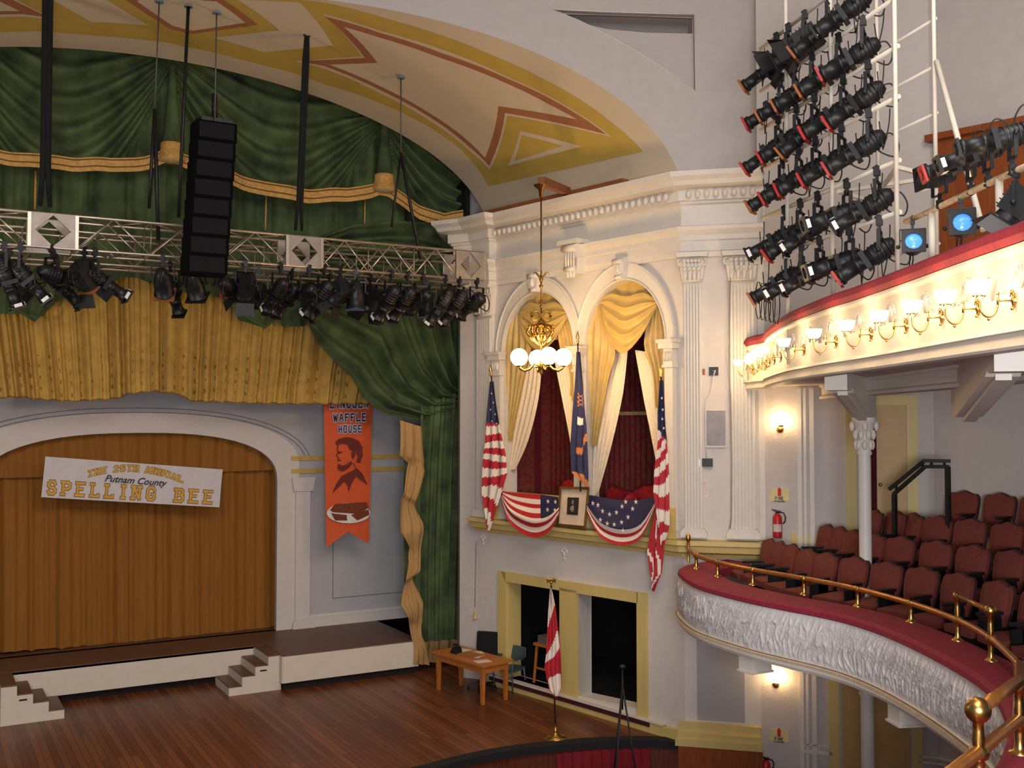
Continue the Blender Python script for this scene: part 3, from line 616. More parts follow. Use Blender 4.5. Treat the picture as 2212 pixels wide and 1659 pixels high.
def fonttext(name, body, size, loc, xdir, ydir, m_, parent, shear=0, ext=.0005):
    c = bpy.data.curves.new(name, 'FONT'); c.body = body; c.size = size; c.shear = shear; c.align_x = 'CENTER'; c.align_y = 'CENTER'; c.extrude = ext; c.offset = size*.012
    c.materials.append(m_); q0 = bpy.data.objects.new(name, c); S.collection.objects.link(q0)
    me = bpy.data.meshes.new_from_object(q0.evaluated_get(bpy.context.evaluated_depsgraph_get())); bpy.data.objects.remove(q0); bpy.data.curves.remove(c)
    o = bpy.data.objects.new(name, me); S.collection.objects.link(o)
    x = Vector(xdir).normalized(); z = x.cross(Vector(ydir)).normalized(); y = z.cross(x)
    R = Matrix((x, y, z)).transposed().to_4x4(); off = Vector((0, 0, 0)); q = parent
    while q is not None: off += q.location; q = q.parent
    R.translation = Vector(loc)-off; o.parent = parent; o.matrix_local = R; return o
cx_ = bil(.515, .45, .03); fonttext('script_lettering', 'Putnam County', .19, cx_, bil(.7, .41)-bil(.3, .38), bil(.5, .2)-bil(.5, .6), mat('dark_ink', C(40, 34, 50), .7), root, .35)
# -------- orange waffle house pennant
P = PY(21.75); orange = mat('orange_red_pennant', C(206, 84, 40), .7, var=.06)
root = thing('pennant', P(752, 1182), 'orange-red swallowtail pennant printed with a bearded man in profile and a plate of waffles', 'banner')
m = MB()
def pn(u, v, off=0):
    x = (699+(805-699)*u)*(1-v)+(705+(797-705)*u)*v; y = 846+v*(1182-846-8*u) if v < .9 else 846+.9*(336-8*u)+(v-.9)*10*(33.6-.8*u)*(abs(2*u-1)*.95+.05-.0)
    if v >= .9: y = 846+.9*(336-8*u)+(v-.9)*10*(abs(2*u-1)*31+3)
    return P(x, y)+NF*(.02*math.sin(u*3.1)+.008*math.sin(v*20)+off)
m.grid(lambda u, v: pn(u, v), 24, 60); m.build('cloth', orange, root)
def pq(x, y, off):                                         # photo point on the pennant
    return P(x, y)+NF*(.05+off)
ink = mat('pennant_ink', C(36, 26, 40), .7); ink2 = mat('pennant_brown_print', C(104, 34, 20), .7); pale = mat('pennant_halo', C(190, 186, 200), .7)
def prow(text, x0, x1, yb, yt, mb1, mb2):
    Wt = textw(text, 1.7)-.4
    for mb, off, wd in ((mb1, .004, .46), (mb2, .012, .22)): strokes(mb, text, lambda s, t: pq(x0+(x1-x0)*s/Wt, yb-t*(yb-yt)-(x0+(x1-x0)*s/Wt-x0)*.02, off), 1, wd, 1.7, serif=False)
m1, m2 = MB(), MB(); prow('LINCOLN', 712, 794, 881, 865, m1, m2); prow('WAFFLE', 719, 789, 910, 895, m1, m2); prow('HOUSE', 730, 779, 934, 920, m1, m2)
m1.build('letter_halo', pale, root); m2.build('lettering', ink, root)
def flat(mb, pts, off, mi=0):
    T = tessellate_polygon([[Vector((a, -b, 0)) for a, b in pts]]); mb.add([pq(a, b, off) for a, b in pts], [tuple(t) for t in T], mi)
m = MB()
for pts in ([(726, 962), (722, 955), (730, 948), (745, 944), (760, 946), (774, 953), (781, 966), (782, 984), (776, 1000), (768, 998), (771, 986), (764, 975), (754, 972), (748, 960), (736, 958)],
            [(727, 1011), (729, 1001), (738, 1006), (748, 1002), (756, 996), (760, 1000), (752, 1010), (742, 1017), (733, 1017)],
            [(757, 976), (763, 974), (766, 984), (761, 992), (757, 986)], [(727, 977), (735, 974), (738, 978), (730, 980)], [(728, 994), (736, 992), (734, 996)],
            [(716, 1066), (724, 1046), (736, 1028), (752, 1020), (768, 1012), (778, 1020), (784, 1034), (791, 1044), (776, 1036), (768, 1028), (758, 1044), (750, 1064), (750, 1050), (742, 1040), (730, 1052)]): flat(m, pts, .004)
m.tube([pq(x, y, .004) for x, y in ((728, 962), (727, 970), (729, 976), (725, 984), (730, 990), (728, 996))], .012, 5)
m.tube([pq(x, y, .004) for x, y in ((762, 1000), (766, 1010), (780, 1024), (790, 1046))], .01, 5)
m.build('portrait_print', ink2, root)
m = MB(); flat(m, [(750+47*math.cos(a*.262)+1, 1108+22*math.sin(a*.262)-6*math.cos(a*.262)*0) for a in range(24)], .004); m.build('plate_print', mat('plate_white', C(214, 206, 200), .6), root)
m = MB()
for pts in ([(711, 1101), (722, 1088), (790, 1084), (794, 1096), (776, 1110), (716, 1106)], [(713, 1108), (747, 1112), (748, 1124), (722, 1124)], [(756, 1112), (794, 1100), (796, 1112), (770, 1124)]): flat(m, pts, .008+.004*(pts[0][0] == 711))
m.build('waffle_print', mat('waffle_brown', C(112, 50, 24), .7, var=.5, scale=60), root)

# -------- green and gold house drapery
P = PY(20.75)
tabs = [-110, 365, 820, 1190]
def swagfold(x, u, amp=.05):
    for a, b in zip(tabs, tabs[1:]):
        if a <= x <= b or (a == tabs[0] and x < a) or (b == tabs[-1] and x > b):
            s_ = max(0, min(1, (x-a)/(b-a))); sag = .22+.86*(1-(2*s_-1)**2); k = u/sag
            return amp*math.sin(k*30+math.sin(s_*9)*.8)*min(1, u*4) if k < 1.25 else amp*.8*math.sin(x*.12)
    return 0
top = [(-40, 10), (115, 60), (230, 72), (338, 86), (440, 102), (540, 122), (640, 152), (740, 190), (850, 246), (950, 316), (1004, 366)]
bot = [(-40, 354), (111, 370), (236, 376), (321, 370), (365, 352), (430, 380), (513, 410), (574, 428), (658, 440), (740, 440), (800, 428), (820, 420), (845, 440), (902, 476), (953, 494), (996, 486)]
def yint(L, x):
    for a, b in zip(L, L[1:]):
        if a[0] <= x <= b[0]: return a[1]+(b[1]-a[1])*(x-a[0])/(b[0]-a[0])
    return L[0][1] if x < L[0][0] else L[-1][1]
xs_ = [-40+i*1044/60 for i in range(61)]
A = [(x, yint(top, x)) for x in xs_]; B = [(x, yint(bot, x)-16) for x in xs_]
root = thing('upper_valance', P(480, 440), 'dark green swagged valance with tan band and tabs, filling the top of the arch', 'curtain')
m = sheet(A, B, 60, 300, P, NF, lambda u, v: swagfold(-40+1044*v, u, .13)); m.build('swags', green, root)
T1 = [(x, yint(bot, x)-29+2*math.sin(x*.05)) for x in xs_]; T2 = [(x, yint(bot, x)+1+2*math.sin(x*.05)) for x in xs_]
bandline = mat('brown_band_line', C(110, 70, 34), .8)
m = sheet(T1, T2, 10, 200, P, NF, lambda u, v: .2+.02*math.sin(v*90), lambda u, v: 1 if int(u*10) in (1, 6) else 0); m.build('tan_band', [tan_trim, bandline], root)
for tx, ty in ((365, 362), (820, 424)):
    a = P(tx, ty); b = MB(); r = .24
    b.lathe([(.06, 1.9), (.1, 1.2), (.17, .5), (.2, .32)], a+NF*.24, n=14); b.build('tab', green, root)
    b = MB(); b.lathe([(.19, .42), (.21, .41), (.215, .3), (.205, .29), (.22, .27), (.245, .1), (.25, .08)], a+NF*.24, n=20); bb = b.build('tab_bell', tan_trim, root); b = MB(); b.lathe([(.25, .08), (.2, .05), (.01, .03)], a+NF*.24, n=20); b.build('pale_lining', lace0, bb)
# plain green drop below the band
P2 = PY(21.05)
bot2 = [(-40, 678), (60, 678), (72, 690), (110, 655), (160, 640), (215, 618), (270, 596), (330, 612), (400, 632), (470, 642), (505, 650), (512, 690), (545, 700), (566, 707), (592, 690), (612, 706), (664, 704), (700, 560), (1004, 520)]
A = [(x, yint(bot, x)-60) for x in xs_]; B = [(x, yint(bot2, x)) for x in [-40+i*1044/120 for i in range(121)]]
root = thing('green_drop', P2(400, 700), 'plain dark green drop curtain with thin gold cords, hanging behind the lighting truss', 'curtain')
m = sheet([(x, yint(bot, x)-60) for x in [-40+i*1044/120 for i in range(121)]], B, 6, 300, P2, NF, lambda u, v: .2*pn1(v*34+u*.6)+.05*pn1(v*90+3)); m.build('cloth', green, root)
for L in (((30, 668), (72, 694), (114, 656)), ((508, 676), (566, 709), (612, 670))):
    m = MB(); m.tube([P2(*q)+NF*.2 for q in L], .03, 6); m.build('green_ribbon', green, root)
for x, y0, y1 in ((74, 372, 455), (570, 425, 500), (783, 425, 520)):
    m = MB(); m.tube([P2(x+2, y0)+NF*.1, P2(x, y1)+NF*.1], .02, 6); m.build('gold_cord', tan_trim, root)
# gold inner valance
P3 = PY(21.38)
botg = [(-40, 862), (40, 858), (75, 863), (155, 868), (250, 862), (275, 852), (330, 846), (385, 852), (420, 868), (540, 872), (640, 874), (800, 873)]
xs3 = [-40+i*850/140 for i in range(141)]
def gfold(u, v):
    x = -40+850*v; f1 = x+(x-330)*.10*(u-.9); return .16*pn1(f1*.045)+.12*pn1(f1*.11+4)+.035*math.sin(f1*.3)+.02*math.sin(u*20+x*.02)*(u > .6)
def gmark(u, v):
    x = -40+850*v; f1 = x+(x-330)*.10*(u-.9); k = int(f1/5.5) % 4; r_ = (u-.64)*11+.25*math.sin(x*.03)
    if u > .985: return 1
    if u > .64 and (r_ % 1) < .34 and k == 0 and (f1/5.5) % 1 < .5: return 1
    return 0
m = sheet([(x, 590-abs(x-330)*0) for x in xs3], [(x, yint(botg, x)+1.5*math.sin(x*.2)) for x in xs3], 90, 420, P3, NF, gfold, gmark)
m.build('inner_valance', [gold, brownmark], label='wide golden pleated valance with brown woven marks along its hem', cat='curtain')
# big green side swag and leg
P4 = PY(20.5)
Lf = [(664, 520), (760, 486), (860, 480), (935, 484), (985, 500), (1000, 600), (1000, 700), (1000, 790), (1000, 850)]
Bf = [(662, 640), (668, 706), (690, 742), (724, 780), (758, 812), (786, 862), (830, 895), (905, 909), (1000, 878)]
m = sheet(Lf, Bf, 110, 90, P4, NF, lambda u, v: .15*math.sin(u*34+v*3+1.5*pn1(u*5, v*3))*min(1, (1.02-u)*8)+.05*math.sin(u*71+v*9))
root = thing('side_swag', P4(880, 905), 'heavy green side curtain gathered in deep swags against the white box wall', 'curtain'); m.build('swag', green, root)
m = sheet([(908, 880), (905, 1000), (906, 1200), (912, 1400)], [(1000, 840), (1000, 1000), (1000, 1200), (1000, 1392)], 60, 60, PY(20.45), NF, lambda u, v: .22*pn1(u*7+v*1.5)+.04*math.sin(u*34+v*7)); m.build('leg', green, root)
m = sheet([(893, 1388), (888, 1436)], [(1000, 1380), (997, 1424)], 40, 6, PY(20.35), NF, lambda u, v: .05*math.sin(u*30)); m.build('hem', mat('dull_tan_hem', C(120, 94, 58), .85, var=.2, stretch=(8, 8, .5)), root)
FL = [(864, 908), (861, 984), (884, 1000), (871, 1060), (866, 1072), (867, 1120), (862, 1148), (884, 1182), (884, 1215), (873, 1250), (876, 1264), (868, 1308), (880, 1332), (888, 1350), (894, 1396), (892, 1434)]
FR = [(908, 922), (920, 998), (918, 1018), (899, 1084), (901, 1096), (913, 1130), (914, 1160), (912, 1204), (905, 1232), (893, 1246), (896, 1262), (910, 1300), (913, 1344), (910, 1374), (918, 1400), (930, 1438)]
m = sheet(FL, FR, 16, 120, PY(20.2), NF, lambda u, v: .07*math.sin(v*34+u*2)+.03*math.sin(u*16+v*5)); m.build('tan_cascade', mat('tan_cascade_lining', C(170, 132, 82), .8, var=.16, scale=7, stretch=(16, 16, .25)), root)
m = sheet([(872, 990), (872, 1150), (874, 1320)], [(908, 985), (908, 1150), (908, 1330)], 4, 20, PY(20.4), NF); m.build('lining', green, root)

# ================================================ THE BOX: drapery, parapet, flags, bunting
ydrape = mat('yellow_satin_drapery', C(188, 158, 92), .45, var=.1, scale=5); lace = mat('ivory_lace', C(222, 204, 176), .7, var=.1, scale=30)
def dset(arch_lab, swA, swB, jl, jr, ll, lr, w=-.03):
    pl = BX.at(w); pl2 = BX.at(w-.05); root = thing('box_drapery', BX.px(*swB[2], w)-Vector((0, 0, 2)), arch_lab, 'curtain')
    hA, hB = swA, [(swA[0][0]-4, swA[0][1]+70), (swA[1][0], swA[0][1]+82), (swA[2][0], swA[0][1]+88), (swA[3][0], swA[0][1]+82), (swA[4][0]+6, swA[0][1]+70)]
    tp0 = 602 if swA[0][0] > 1250 else 629; hA = [(swA[0][0]-18, swA[0][1]+46), (swA[0][0]-10, swA[0][1]+4), (swA[1][0]-4, tp0+12), (swA[2][0], tp0), (swA[3][0]+4, tp0+14), (swA[4][0]+10, swA[0][1]+8), (swA[4][0]+20, swA[0][1]+50)]; hB = [(swA[0][0]-14+(swA[4][0]-swA[0][0]+28)*k/6, swA[0][1]+62) for k in range(7)]
    m = sheet(smooth(hA, 4), smooth(hB, 4), 20, 40, BX.at(w-.12), BX.n, lambda u, v: .02*math.sin(v*60)); m.build('headcloth', ydrape, root)
    m = sheet(smooth(swA, 4), smooth(swB, 4), 80, 60, pl, BX.n, lambda u, v: (.085*(1-abs(math.sin(u*13+.5*math.sin(v*6)+.4)))**.8*math.sin(math.pi*min(1, max(0, v)))**.5*min(1, u*4)+.09*math.sin(math.pi*v)*u) if 0 < v < 1 else 0); m.build('swag', ydrape, root)
    for J in (jl, jr): m = sheet(smooth(J[0], 4), smooth(J[1], 4), 30, 40, pl2, BX.n, lambda u, v: .035*math.sin(u*26)+.03*math.sin(v*5)); m.build('jabot', ydrape, root)
    for J in (ll, lr): m = sheet(smooth(J[0], 4), smooth(J[1], 4), 30, 30, BX.at(w-.13), BX.n, lambda u, v: .02*math.sin(u*30)); m.build('lace_panel', lace, root)
    return root
dset('yellow satin drapery with ivory lace in the arch behind the brass chandelier', [(1122, 672), (1142, 654), (1170, 658), (1200, 652), (1226, 672)], [(1124, 684), (1144, 738), (1174, 762), (1206, 736), (1228, 684)],
     ([(1110, 680), (1096, 740), (1093, 850), (1092, 948)], [(1132, 680), (1154, 750), (1134, 812), (1102, 952)]), ([(1204, 700), (1214, 760), (1230, 800), (1230, 850)], [(1228, 680), (1245, 740), (1248, 810), (1246, 900)]),
     ([(1134, 756), (1120, 830), (1101, 930), (1098, 1016)], [(1170, 770), (1162, 860), (1140, 950), (1112, 1014)]), ([(1196, 770), (1212, 850), (1230, 940), (1238, 990)], [(1226, 790), (1240, 850), (1244, 940), (1246, 990)]))
dset('yellow satin drapery with deep swag and ivory lace in the arch beside the fluted pilaster', [(1296, 650), (1318, 634), (1352, 640), (1390, 632), (1420, 650)], [(1298, 664), (1316, 728), (1354, 764), (1394, 728), (1420, 664)],
     ([(1284, 654), (1270, 710), (1268, 810), (1270, 960)], [(1308, 668), (1334, 760), (1316, 820), (1286, 962)]), ([(1408, 650), (1394, 740), (1408, 800), (1414, 880)], [(1430, 676), (1443, 740), (1443, 820), (1436, 884)]),
     ([(1328, 752), (1304, 830), (1284, 950), (1280, 1078)], [(1354, 760), (1344, 850), (1320, 960), (1292, 1062)]), ([(1372, 756), (1390, 860), (1406, 940), (1420, 1010)], [(1398, 760), (1424, 800), (1438, 900), (1441, 980)]))
m = MB(); m.prism([[(.14, 3.38), (4.9, 3.38), (4.9, 3.86), (.14, 3.86)]], BX.P, -.12, -.06); m.prism([[(.14, 3.86), (4.9, 3.86), (4.9, 3.92), (.14, 3.92)]], BX.P, -.16, -.02)
m.prism([[(4.66, 3.38), (4.86, 3.38), (4.86, 3.9), (4.66, 3.9)]], BX.P, .14, .22); m.prism([[(.06, 3.38), (.3, 3.38), (.3, 3.9), (.06, 3.9)]], BX.P, .14, .2)
m.build('wall_box_parapet', yellow, kind='structure')
fred = mat('flag_red', C(176, 34, 42), .7, var=.08); fwhite = mat('flag_white', C(226, 212, 198), .7, var=.03); fblue = mat('flag_blue', C(34, 34, 70), .7, var=.12)
def star(mb, c, x, y, r, n, mi=0):
    vs = [c+n*.004]+[c+n*.004+(x*math.sin(k*math.pi/5)+y*math.cos(k*math.pi/5))*(r if k % 2 == 0 else r*.4) for k in range(10)]
    mb.add(vs, [(0, k+1, (k+1) % 10+1) for k in range(10)], mi)
zup = Vector((0, 0, 1))
def bunting(A, B, mf, stars, lab, w=.2, sr=.05):
    pl = BX.at(w); SA, SB = smooth(A, 4), smooth(B, 4); root = thing('flag_bunting', pl(*lerp(B, .5)), lab, 'bunting', 'flag bunting on the box parapet')
    def bf(u, v):
        a = lerp(SA, v); b = lerp(SB, v); return BX.px(a[0]*(1-u)+b[0]*u, a[1]*(1-u)+b[1]*u, -.0+.36*min(1, u*1.6)+.03*math.sin(u*13)*math.sin(math.pi*v)**.7+.04)
    m = MB().grid(bf, 52, 80, mf); m.build('cloth', [fred, fwhite, fblue], root)
    m = MB()
    for x, y in stars: star(m, BX.px(x, y, .45), -BX.d, zup, sr, BX.n)
    m.build('stars', fwhite, root)
bunting([(1080, 1060), (1110, 1064), (1150, 1067), (1180, 1070), (1206, 1074)], [(1082, 1072), (1100, 1128), (1146, 1160), (1184, 1150), (1208, 1112)],
        lambda u, v: 2 if (v > .64 and u < .58) else (0 if int(u*9) % 2 == 0 else 1), [(1184, 1083), (1200, 1084), (1183, 1101), (1199, 1102)], 'striped bunting with a small starred corner, between the corner flag and the framed portrait')
def b2f(u, v):
    if u < .66: return 2
    return (1, 0, 1, 0)[min(3, int((u-.66)/.085))]
bunting([(1266, 1068), (1300, 1074), (1340, 1080), (1380, 1080), (1418, 1072)], [(1268, 1104), (1296, 1158), (1342, 1178), (1386, 1160), (1420, 1082)], b2f,
        [(1281, 1087), (1292, 1091), (1302, 1104), (1317, 1111), (1332, 1107), (1344, 1094), (1367, 1099), (1357, 1117), (1297, 1123), (1312, 1131), (1327, 1133), (1343, 1128), (1346, 1146), (1352, 1084), (1374, 1084)], 'dark blue starred bunting with striped edge, beside the framed portrait')
def flagthing(nm, lab, L, R, w, mf, mats, pole, foldn=14, amp=.03, tip='spear', stars=None, F=None, cat='flag', group=None):
    F = F or BX; pl = F.at(w) if F != 'cam' else None
    root = thing(nm, pl(*pole[1]), lab, cat, group); m = MB(); m.tube([pl(*pole[0]), pl(*pole[1])], .014, 8); m.build('pole', mat('dark_pole_wood', C(60, 36, 24), .4), root)
    m = sheet(L, R, 24, 90, F.at(w+.05), F.n, lambda u, v: amp*math.sin(u*foldn+v*3), mf); m.build('cloth', mats, root)
    if tip: m = MB(); d = (pl(*pole[0])-pl(*pole[1])).normalized(); m.lathe([(.014, 0), (.03, .03), (.012, .06), (.035, .11), (.001, .24)], pl(*pole[0]), d, 8); m.build('finial', brass, root)
    if stars:
        m = MB()
        for x, y in stars: star(m, F.px(x, y, w+.05+amp+.01), -F.d, zup, .03, F.n)
        m.build('stars', fwhite, root)
    return root
def usf(cv, sl, n, k):
    return lambda u, v: 2 if v < cv+(u-.5)*k else (0 if int((v*1.0+u*sl)*n) % 2 == 0 else 1)
flagthing('standing_flag', 'striped and starred flag on an angled pole in front of the box corner pilaster', [(1060, 824), (1053, 890), (1050, 955), (1045, 994), (1042, 1063), (1053, 1144)], [(1065, 824), (1073, 866), (1081, 923), (1092, 981), (1094, 1024), (1056, 1146)], .42,
          usf(.32, -.09, 17, .1), [fred, fwhite, fblue], ((1061, 812), (1084, 1070)), stars=[(1062, 850), (1066, 870), (1060, 885), (1070, 895), (1063, 910), (1073, 915)], group='flags on the presidential box')
flagthing('standing_flag', 'striped and starred flag on an angled pole beside the fluted pilaster right of the arches', [(1427, 822), (1422, 890), (1423, 955), (1416, 1014), (1413, 1063), (1428, 1177)], [(1432, 822), (1438, 900), (1442, 950), (1445, 1020), (1445, 1134), (1432, 1178)], .42,
          usf(.36, .12, 15, .1), [fred, fwhite, fblue], ((1428, 816), (1437, 1075)), stars=[(1430, 860), (1432, 885), (1431, 905), (1434, 925)], group='flags on the presidential box')
def bluef(u, v):
    if v > .955-(1-u)*.16 and v > .8: return 1
    if abs(v-(.70+abs(u-.6)*-.12)) < .022 and u > .2: return 1
    if .26 < v < .36 and .2 < u < .9: return 1 if (int(u*9)+int(v*60)) % 2 else 0
    if abs(v-.47-(u-.5)*.1) < .03 and .3 < u < .7: return 2
    return 0
flagthing('regimental_flag', 'dark blue flag with tan emblem on a tall pole between the two arches', [(1247, 760), (1243, 830), (1239, 890), (1234, 968), (1236, 1020), (1262, 1046)], [(1252, 760), (1262, 841), (1265, 890), (1267, 923), (1269, 1000), (1269, 1052)], .36,
          bluef, [fblue, mat('flag_tan', C(176, 108, 60), .7), fwhite], ((1248, 742), (1254, 1062)), group=None)
m = sheet([(1418, 1100), (1408, 1150), (1401, 1190), (1405, 1240), (1409, 1274)], [(1428, 1100), (1430, 1150), (1431, 1193), (1427, 1240), (1411, 1278)], 14, 60, BX.at(.4), BX.n, lambda u, v: .04*math.sin(u*9+v*4), lambda u, v: 1 if (u+.25*math.sin(v*7)) % .62 > .5 else 0)
m.build('hanging_bunting_tail', [fred, fwhite], label='red and white cloth tail dangling below the yellow sill under the tall flag', cat='bunting')
# framed portrait
Pq = lambda x, y, w: BX.px(x, y, w)
root = thing('framed_portrait', Pq(1236, 1142, .3), 'gilt-framed small dark engraved portrait in a wide cream mount on the box parapet', 'picture')
def quad3(mb, q, w0, w1, mi=0):
    mb.hexa([Pq(*q[3], w0), Pq(*q[2], w0), Pq(*q[2], w1), Pq(*q[3], w1), Pq(*q[0], w0), Pq(*q[1], w0), Pq(*q[1], w1), Pq(*q[0], w1)], mi)
o_ = [(1209, 1051), (1274, 1052), (1266, 1144), (1202, 1137)]; i_ = [(1213, 1056), (1268, 1058), (1261, 1136), (1207, 1131)]
m = MB()
for a, b in ((0, 1), (1, 2), (2, 3), (3, 0)): q = [o_[a], o_[b], i_[b], i_[a]]; m.hexa([Pq(*q[0], .28), Pq(*q[1], .28), Pq(*q[2], .28), Pq(*q[3], .28), Pq(*q[0], .33), Pq(*q[1], .33), Pq(*q[2], .35), Pq(*q[3], .35)])
m.build('frame', mat('gilt_frame', C(140, 100, 44), .35, .6), root); m = MB(); quad3(m, i_, .28, .31); m.build('mount', mat('cream_mount', C(206, 186, 160), .7), root)
m = MB(); quad3(m, [(1226, 1074), (1251, 1075), (1248, 1113), (1224, 1111)], .31, .318); m.build('engraving', mat('dark_engraving', C(44, 38, 32), .7), root)
m = MB(); cf = Pq(1238, 1085, .325); m.ball(cf, .035, 10, sq=(1, .25, 1.35)); m.ball(cf-zup*.12, .07, 10, sq=(1, .25, .9)); m.build('sitter_print', mat('engraving_figure', C(120, 108, 84), .7), root)
# furniture in the box
fab = mat('crimson_damask', C(150, 24, 34), .7, var=.4, scale=16)
def at_bx(x, y, w): return BX.px(x, y, w)
m = MB(); c = BX.uz(1350, 1060, -.9); root = thing('box_sofa', BX.P(c[0], -.9, 3.0), 'crimson damask sofa with camel back behind the starred bunting', 'sofa')
m = MB(); pr = [(-.75, .3), (-.75, .98), (-.6, 1.08), (-.3, 1.0), (-.05, 1.0), (.2, 1.12), (.5, 1.15), (.72, 1.0), (.75, .3)]; c0 = c[0]; m.prism([[(c0-.05-a, 3.0+b) for a, b in pr]], BX.P, -1.3, -1.12); m.build('backrest', fab, root)
m = MB(); m.prism([[(c0-.75, 3.25), (c0+.7, 3.25), (c0+.7, 3.46), (c0-.75, 3.46)]], BX.P, -1.12, -.6); m.build('seat', fab, root)
for s_ in (-.72, .68): m = MB(); m.tube([BX.P(c0+s_, -1.2, 3.66), BX.P(c0+s_, -.62, 3.62)], .07, 10); m.prism([[(c0+s_-.05, 3.0), (c0+s_+.05, 3.0), (c0+s_+.05, 3.64), (c0+s_-.05, 3.64)]], BX.P, -.66, -.6); m.build('armrest', fab, root)
m = MB(); m.ball(BX.P(c0-.1, -.98, 3.78), .22, 14, sq=(1, .5, 1)); m.build('cushion', fab, root)
c = BX.uz(1217, 1060, -1.0)[0]; root = thing('box_armchair', BX.P(c, -1, 3.0), 'red upholstered armchair with rounded back seen beside the blue flag', 'chair')
m = MB(); m.prism([[(c-.24, 3.4)]+[(c+.26*math.cos(a*.3142)*-1, 3.85+.3*math.sin(a*.3142)) for a in range(11)]+[(c+.24, 3.4)]], BX.P, -1.25, -1.15); m.build('backrest', mat('bright_red_upholstery', C(186, 40, 36), .7, var=.2, scale=14), root)
m = MB(); m.prism([[(c-.26, 3.3), (c+.26, 3.3), (c+.26, 3.44), (c-.26, 3.44)]], BX.P, -1.15, -.7); m.build('seat', fab, root)
for a, b in ((-.22, -1.2), (.22, -1.2), (-.22, -.75), (.22, -.75)): m = MB(); m.bar(BX.P(c+a, b, 3.0), BX.P(c+a, b, 3.3), .05); m.build('leg', oak, root)

# ================================================ ON THE STAGE
def st(x, y): return atz(x, y, 0)
p1, p2, p3 = st(943, 1490), st(1042, 1524), st(1081, 1515); X_ = (p2-p1).normalized(); Y_ = Vector((-X_.y, X_.x, 0)); Y_ = Y_ if Y_.dot(p3-p2) > 0 else -Y_; Ld = (p2-p1).length; Dd = .62
root = thing('wooden_desk', (p1+X_*Ld/2+Y_*Dd/2), 'orange oak desk scattered with papers in front of the box wall', 'desk')
def dk(a, b, z): return p1+X_*a+Y_*b+Vector((0, 0, z))
m = MB(); m.box(dk(Ld/2, Dd/2, .745), Ld+.16, Dd+.14, .035, d=X_); m.build('tabletop', oak, root)
m = MB(); m.box(dk(Ld/2, 0.02, .66), Ld, .03, .15, d=X_); m.box(dk(Ld/2, Dd-.02, .66), Ld, .03, .15, d=X_); m.box(dk(0.02, Dd/2, .66), .03, Dd, .15, d=X_); m.box(dk(Ld-.02, Dd/2, .66), .03, Dd, .15, d=X_); m.build('apron', oak, root)
for a, b in ((0.03, 0.03), (Ld-.03, 0.03), (Ld-.03, Dd-.03), (0.03, Dd-.03)):
    m = MB(); m.hexa([dk(a+q*.03, b+r*.03, 0) for q, r in ((-1, -1), (1, -1), (1, 1), (-1, 1))]+[dk(a+q*.042, b+r*.042, .73) for q, r in ((-1, -1), (1, -1), (1, 1), (-1, 1))]); m.build('leg', oak, root)
pap = mat('white_paper', C(216, 204, 186), .7)
for k, (a, b, rz, lab) in enumerate(((.3, .42, .2, 'loose white sheet nearest the telephone on the oak desk'), (.85, .35, .5, 'loose white sheet at the middle of the oak desk'), (1.28, .16, -.2, 'loose pale sheet hanging over the near corner of the oak desk'), (.62, .5, -.4, 'loose white sheet along the back edge of the oak desk'))):
    m = MB(); m.box(dk(a, b, .768), .22, .3, .004, math.atan2(X_.y, X_.x)+rz); m.build('paper_sheet', pap, label=lab, cat='paper', group='papers on the desk')
m = MB(); m.box(dk(.72, .3, .778), .42, .3, .03, math.atan2(X_.y, X_.x)+.1); m.build('open_book', mat('brown_book_cover', C(150, 96, 46), .6), label='brown open book lying at the middle of the oak desk', cat='book')
root = thing('desk_telephone', dk(.36, .2, .764), 'black boxy telephone at the far end of the oak desk', 'telephone')
m = MB(); m.hexa([dk(.28, .12, .764), dk(.46, .12, .764), dk(.46, .3, .764), dk(.28, .3, .764), dk(.3, .16, .86), dk(.44, .16, .86), dk(.44, .28, .88), dk(.3, .28, .88)]); m.build('body', black, root)
m = MB(); m.tube([dk(.27, .22, .9), dk(.32, .22, .925), dk(.42, .22, .925), dk(.47, .22, .9)], .018, 8); m.build('handset', black, root)
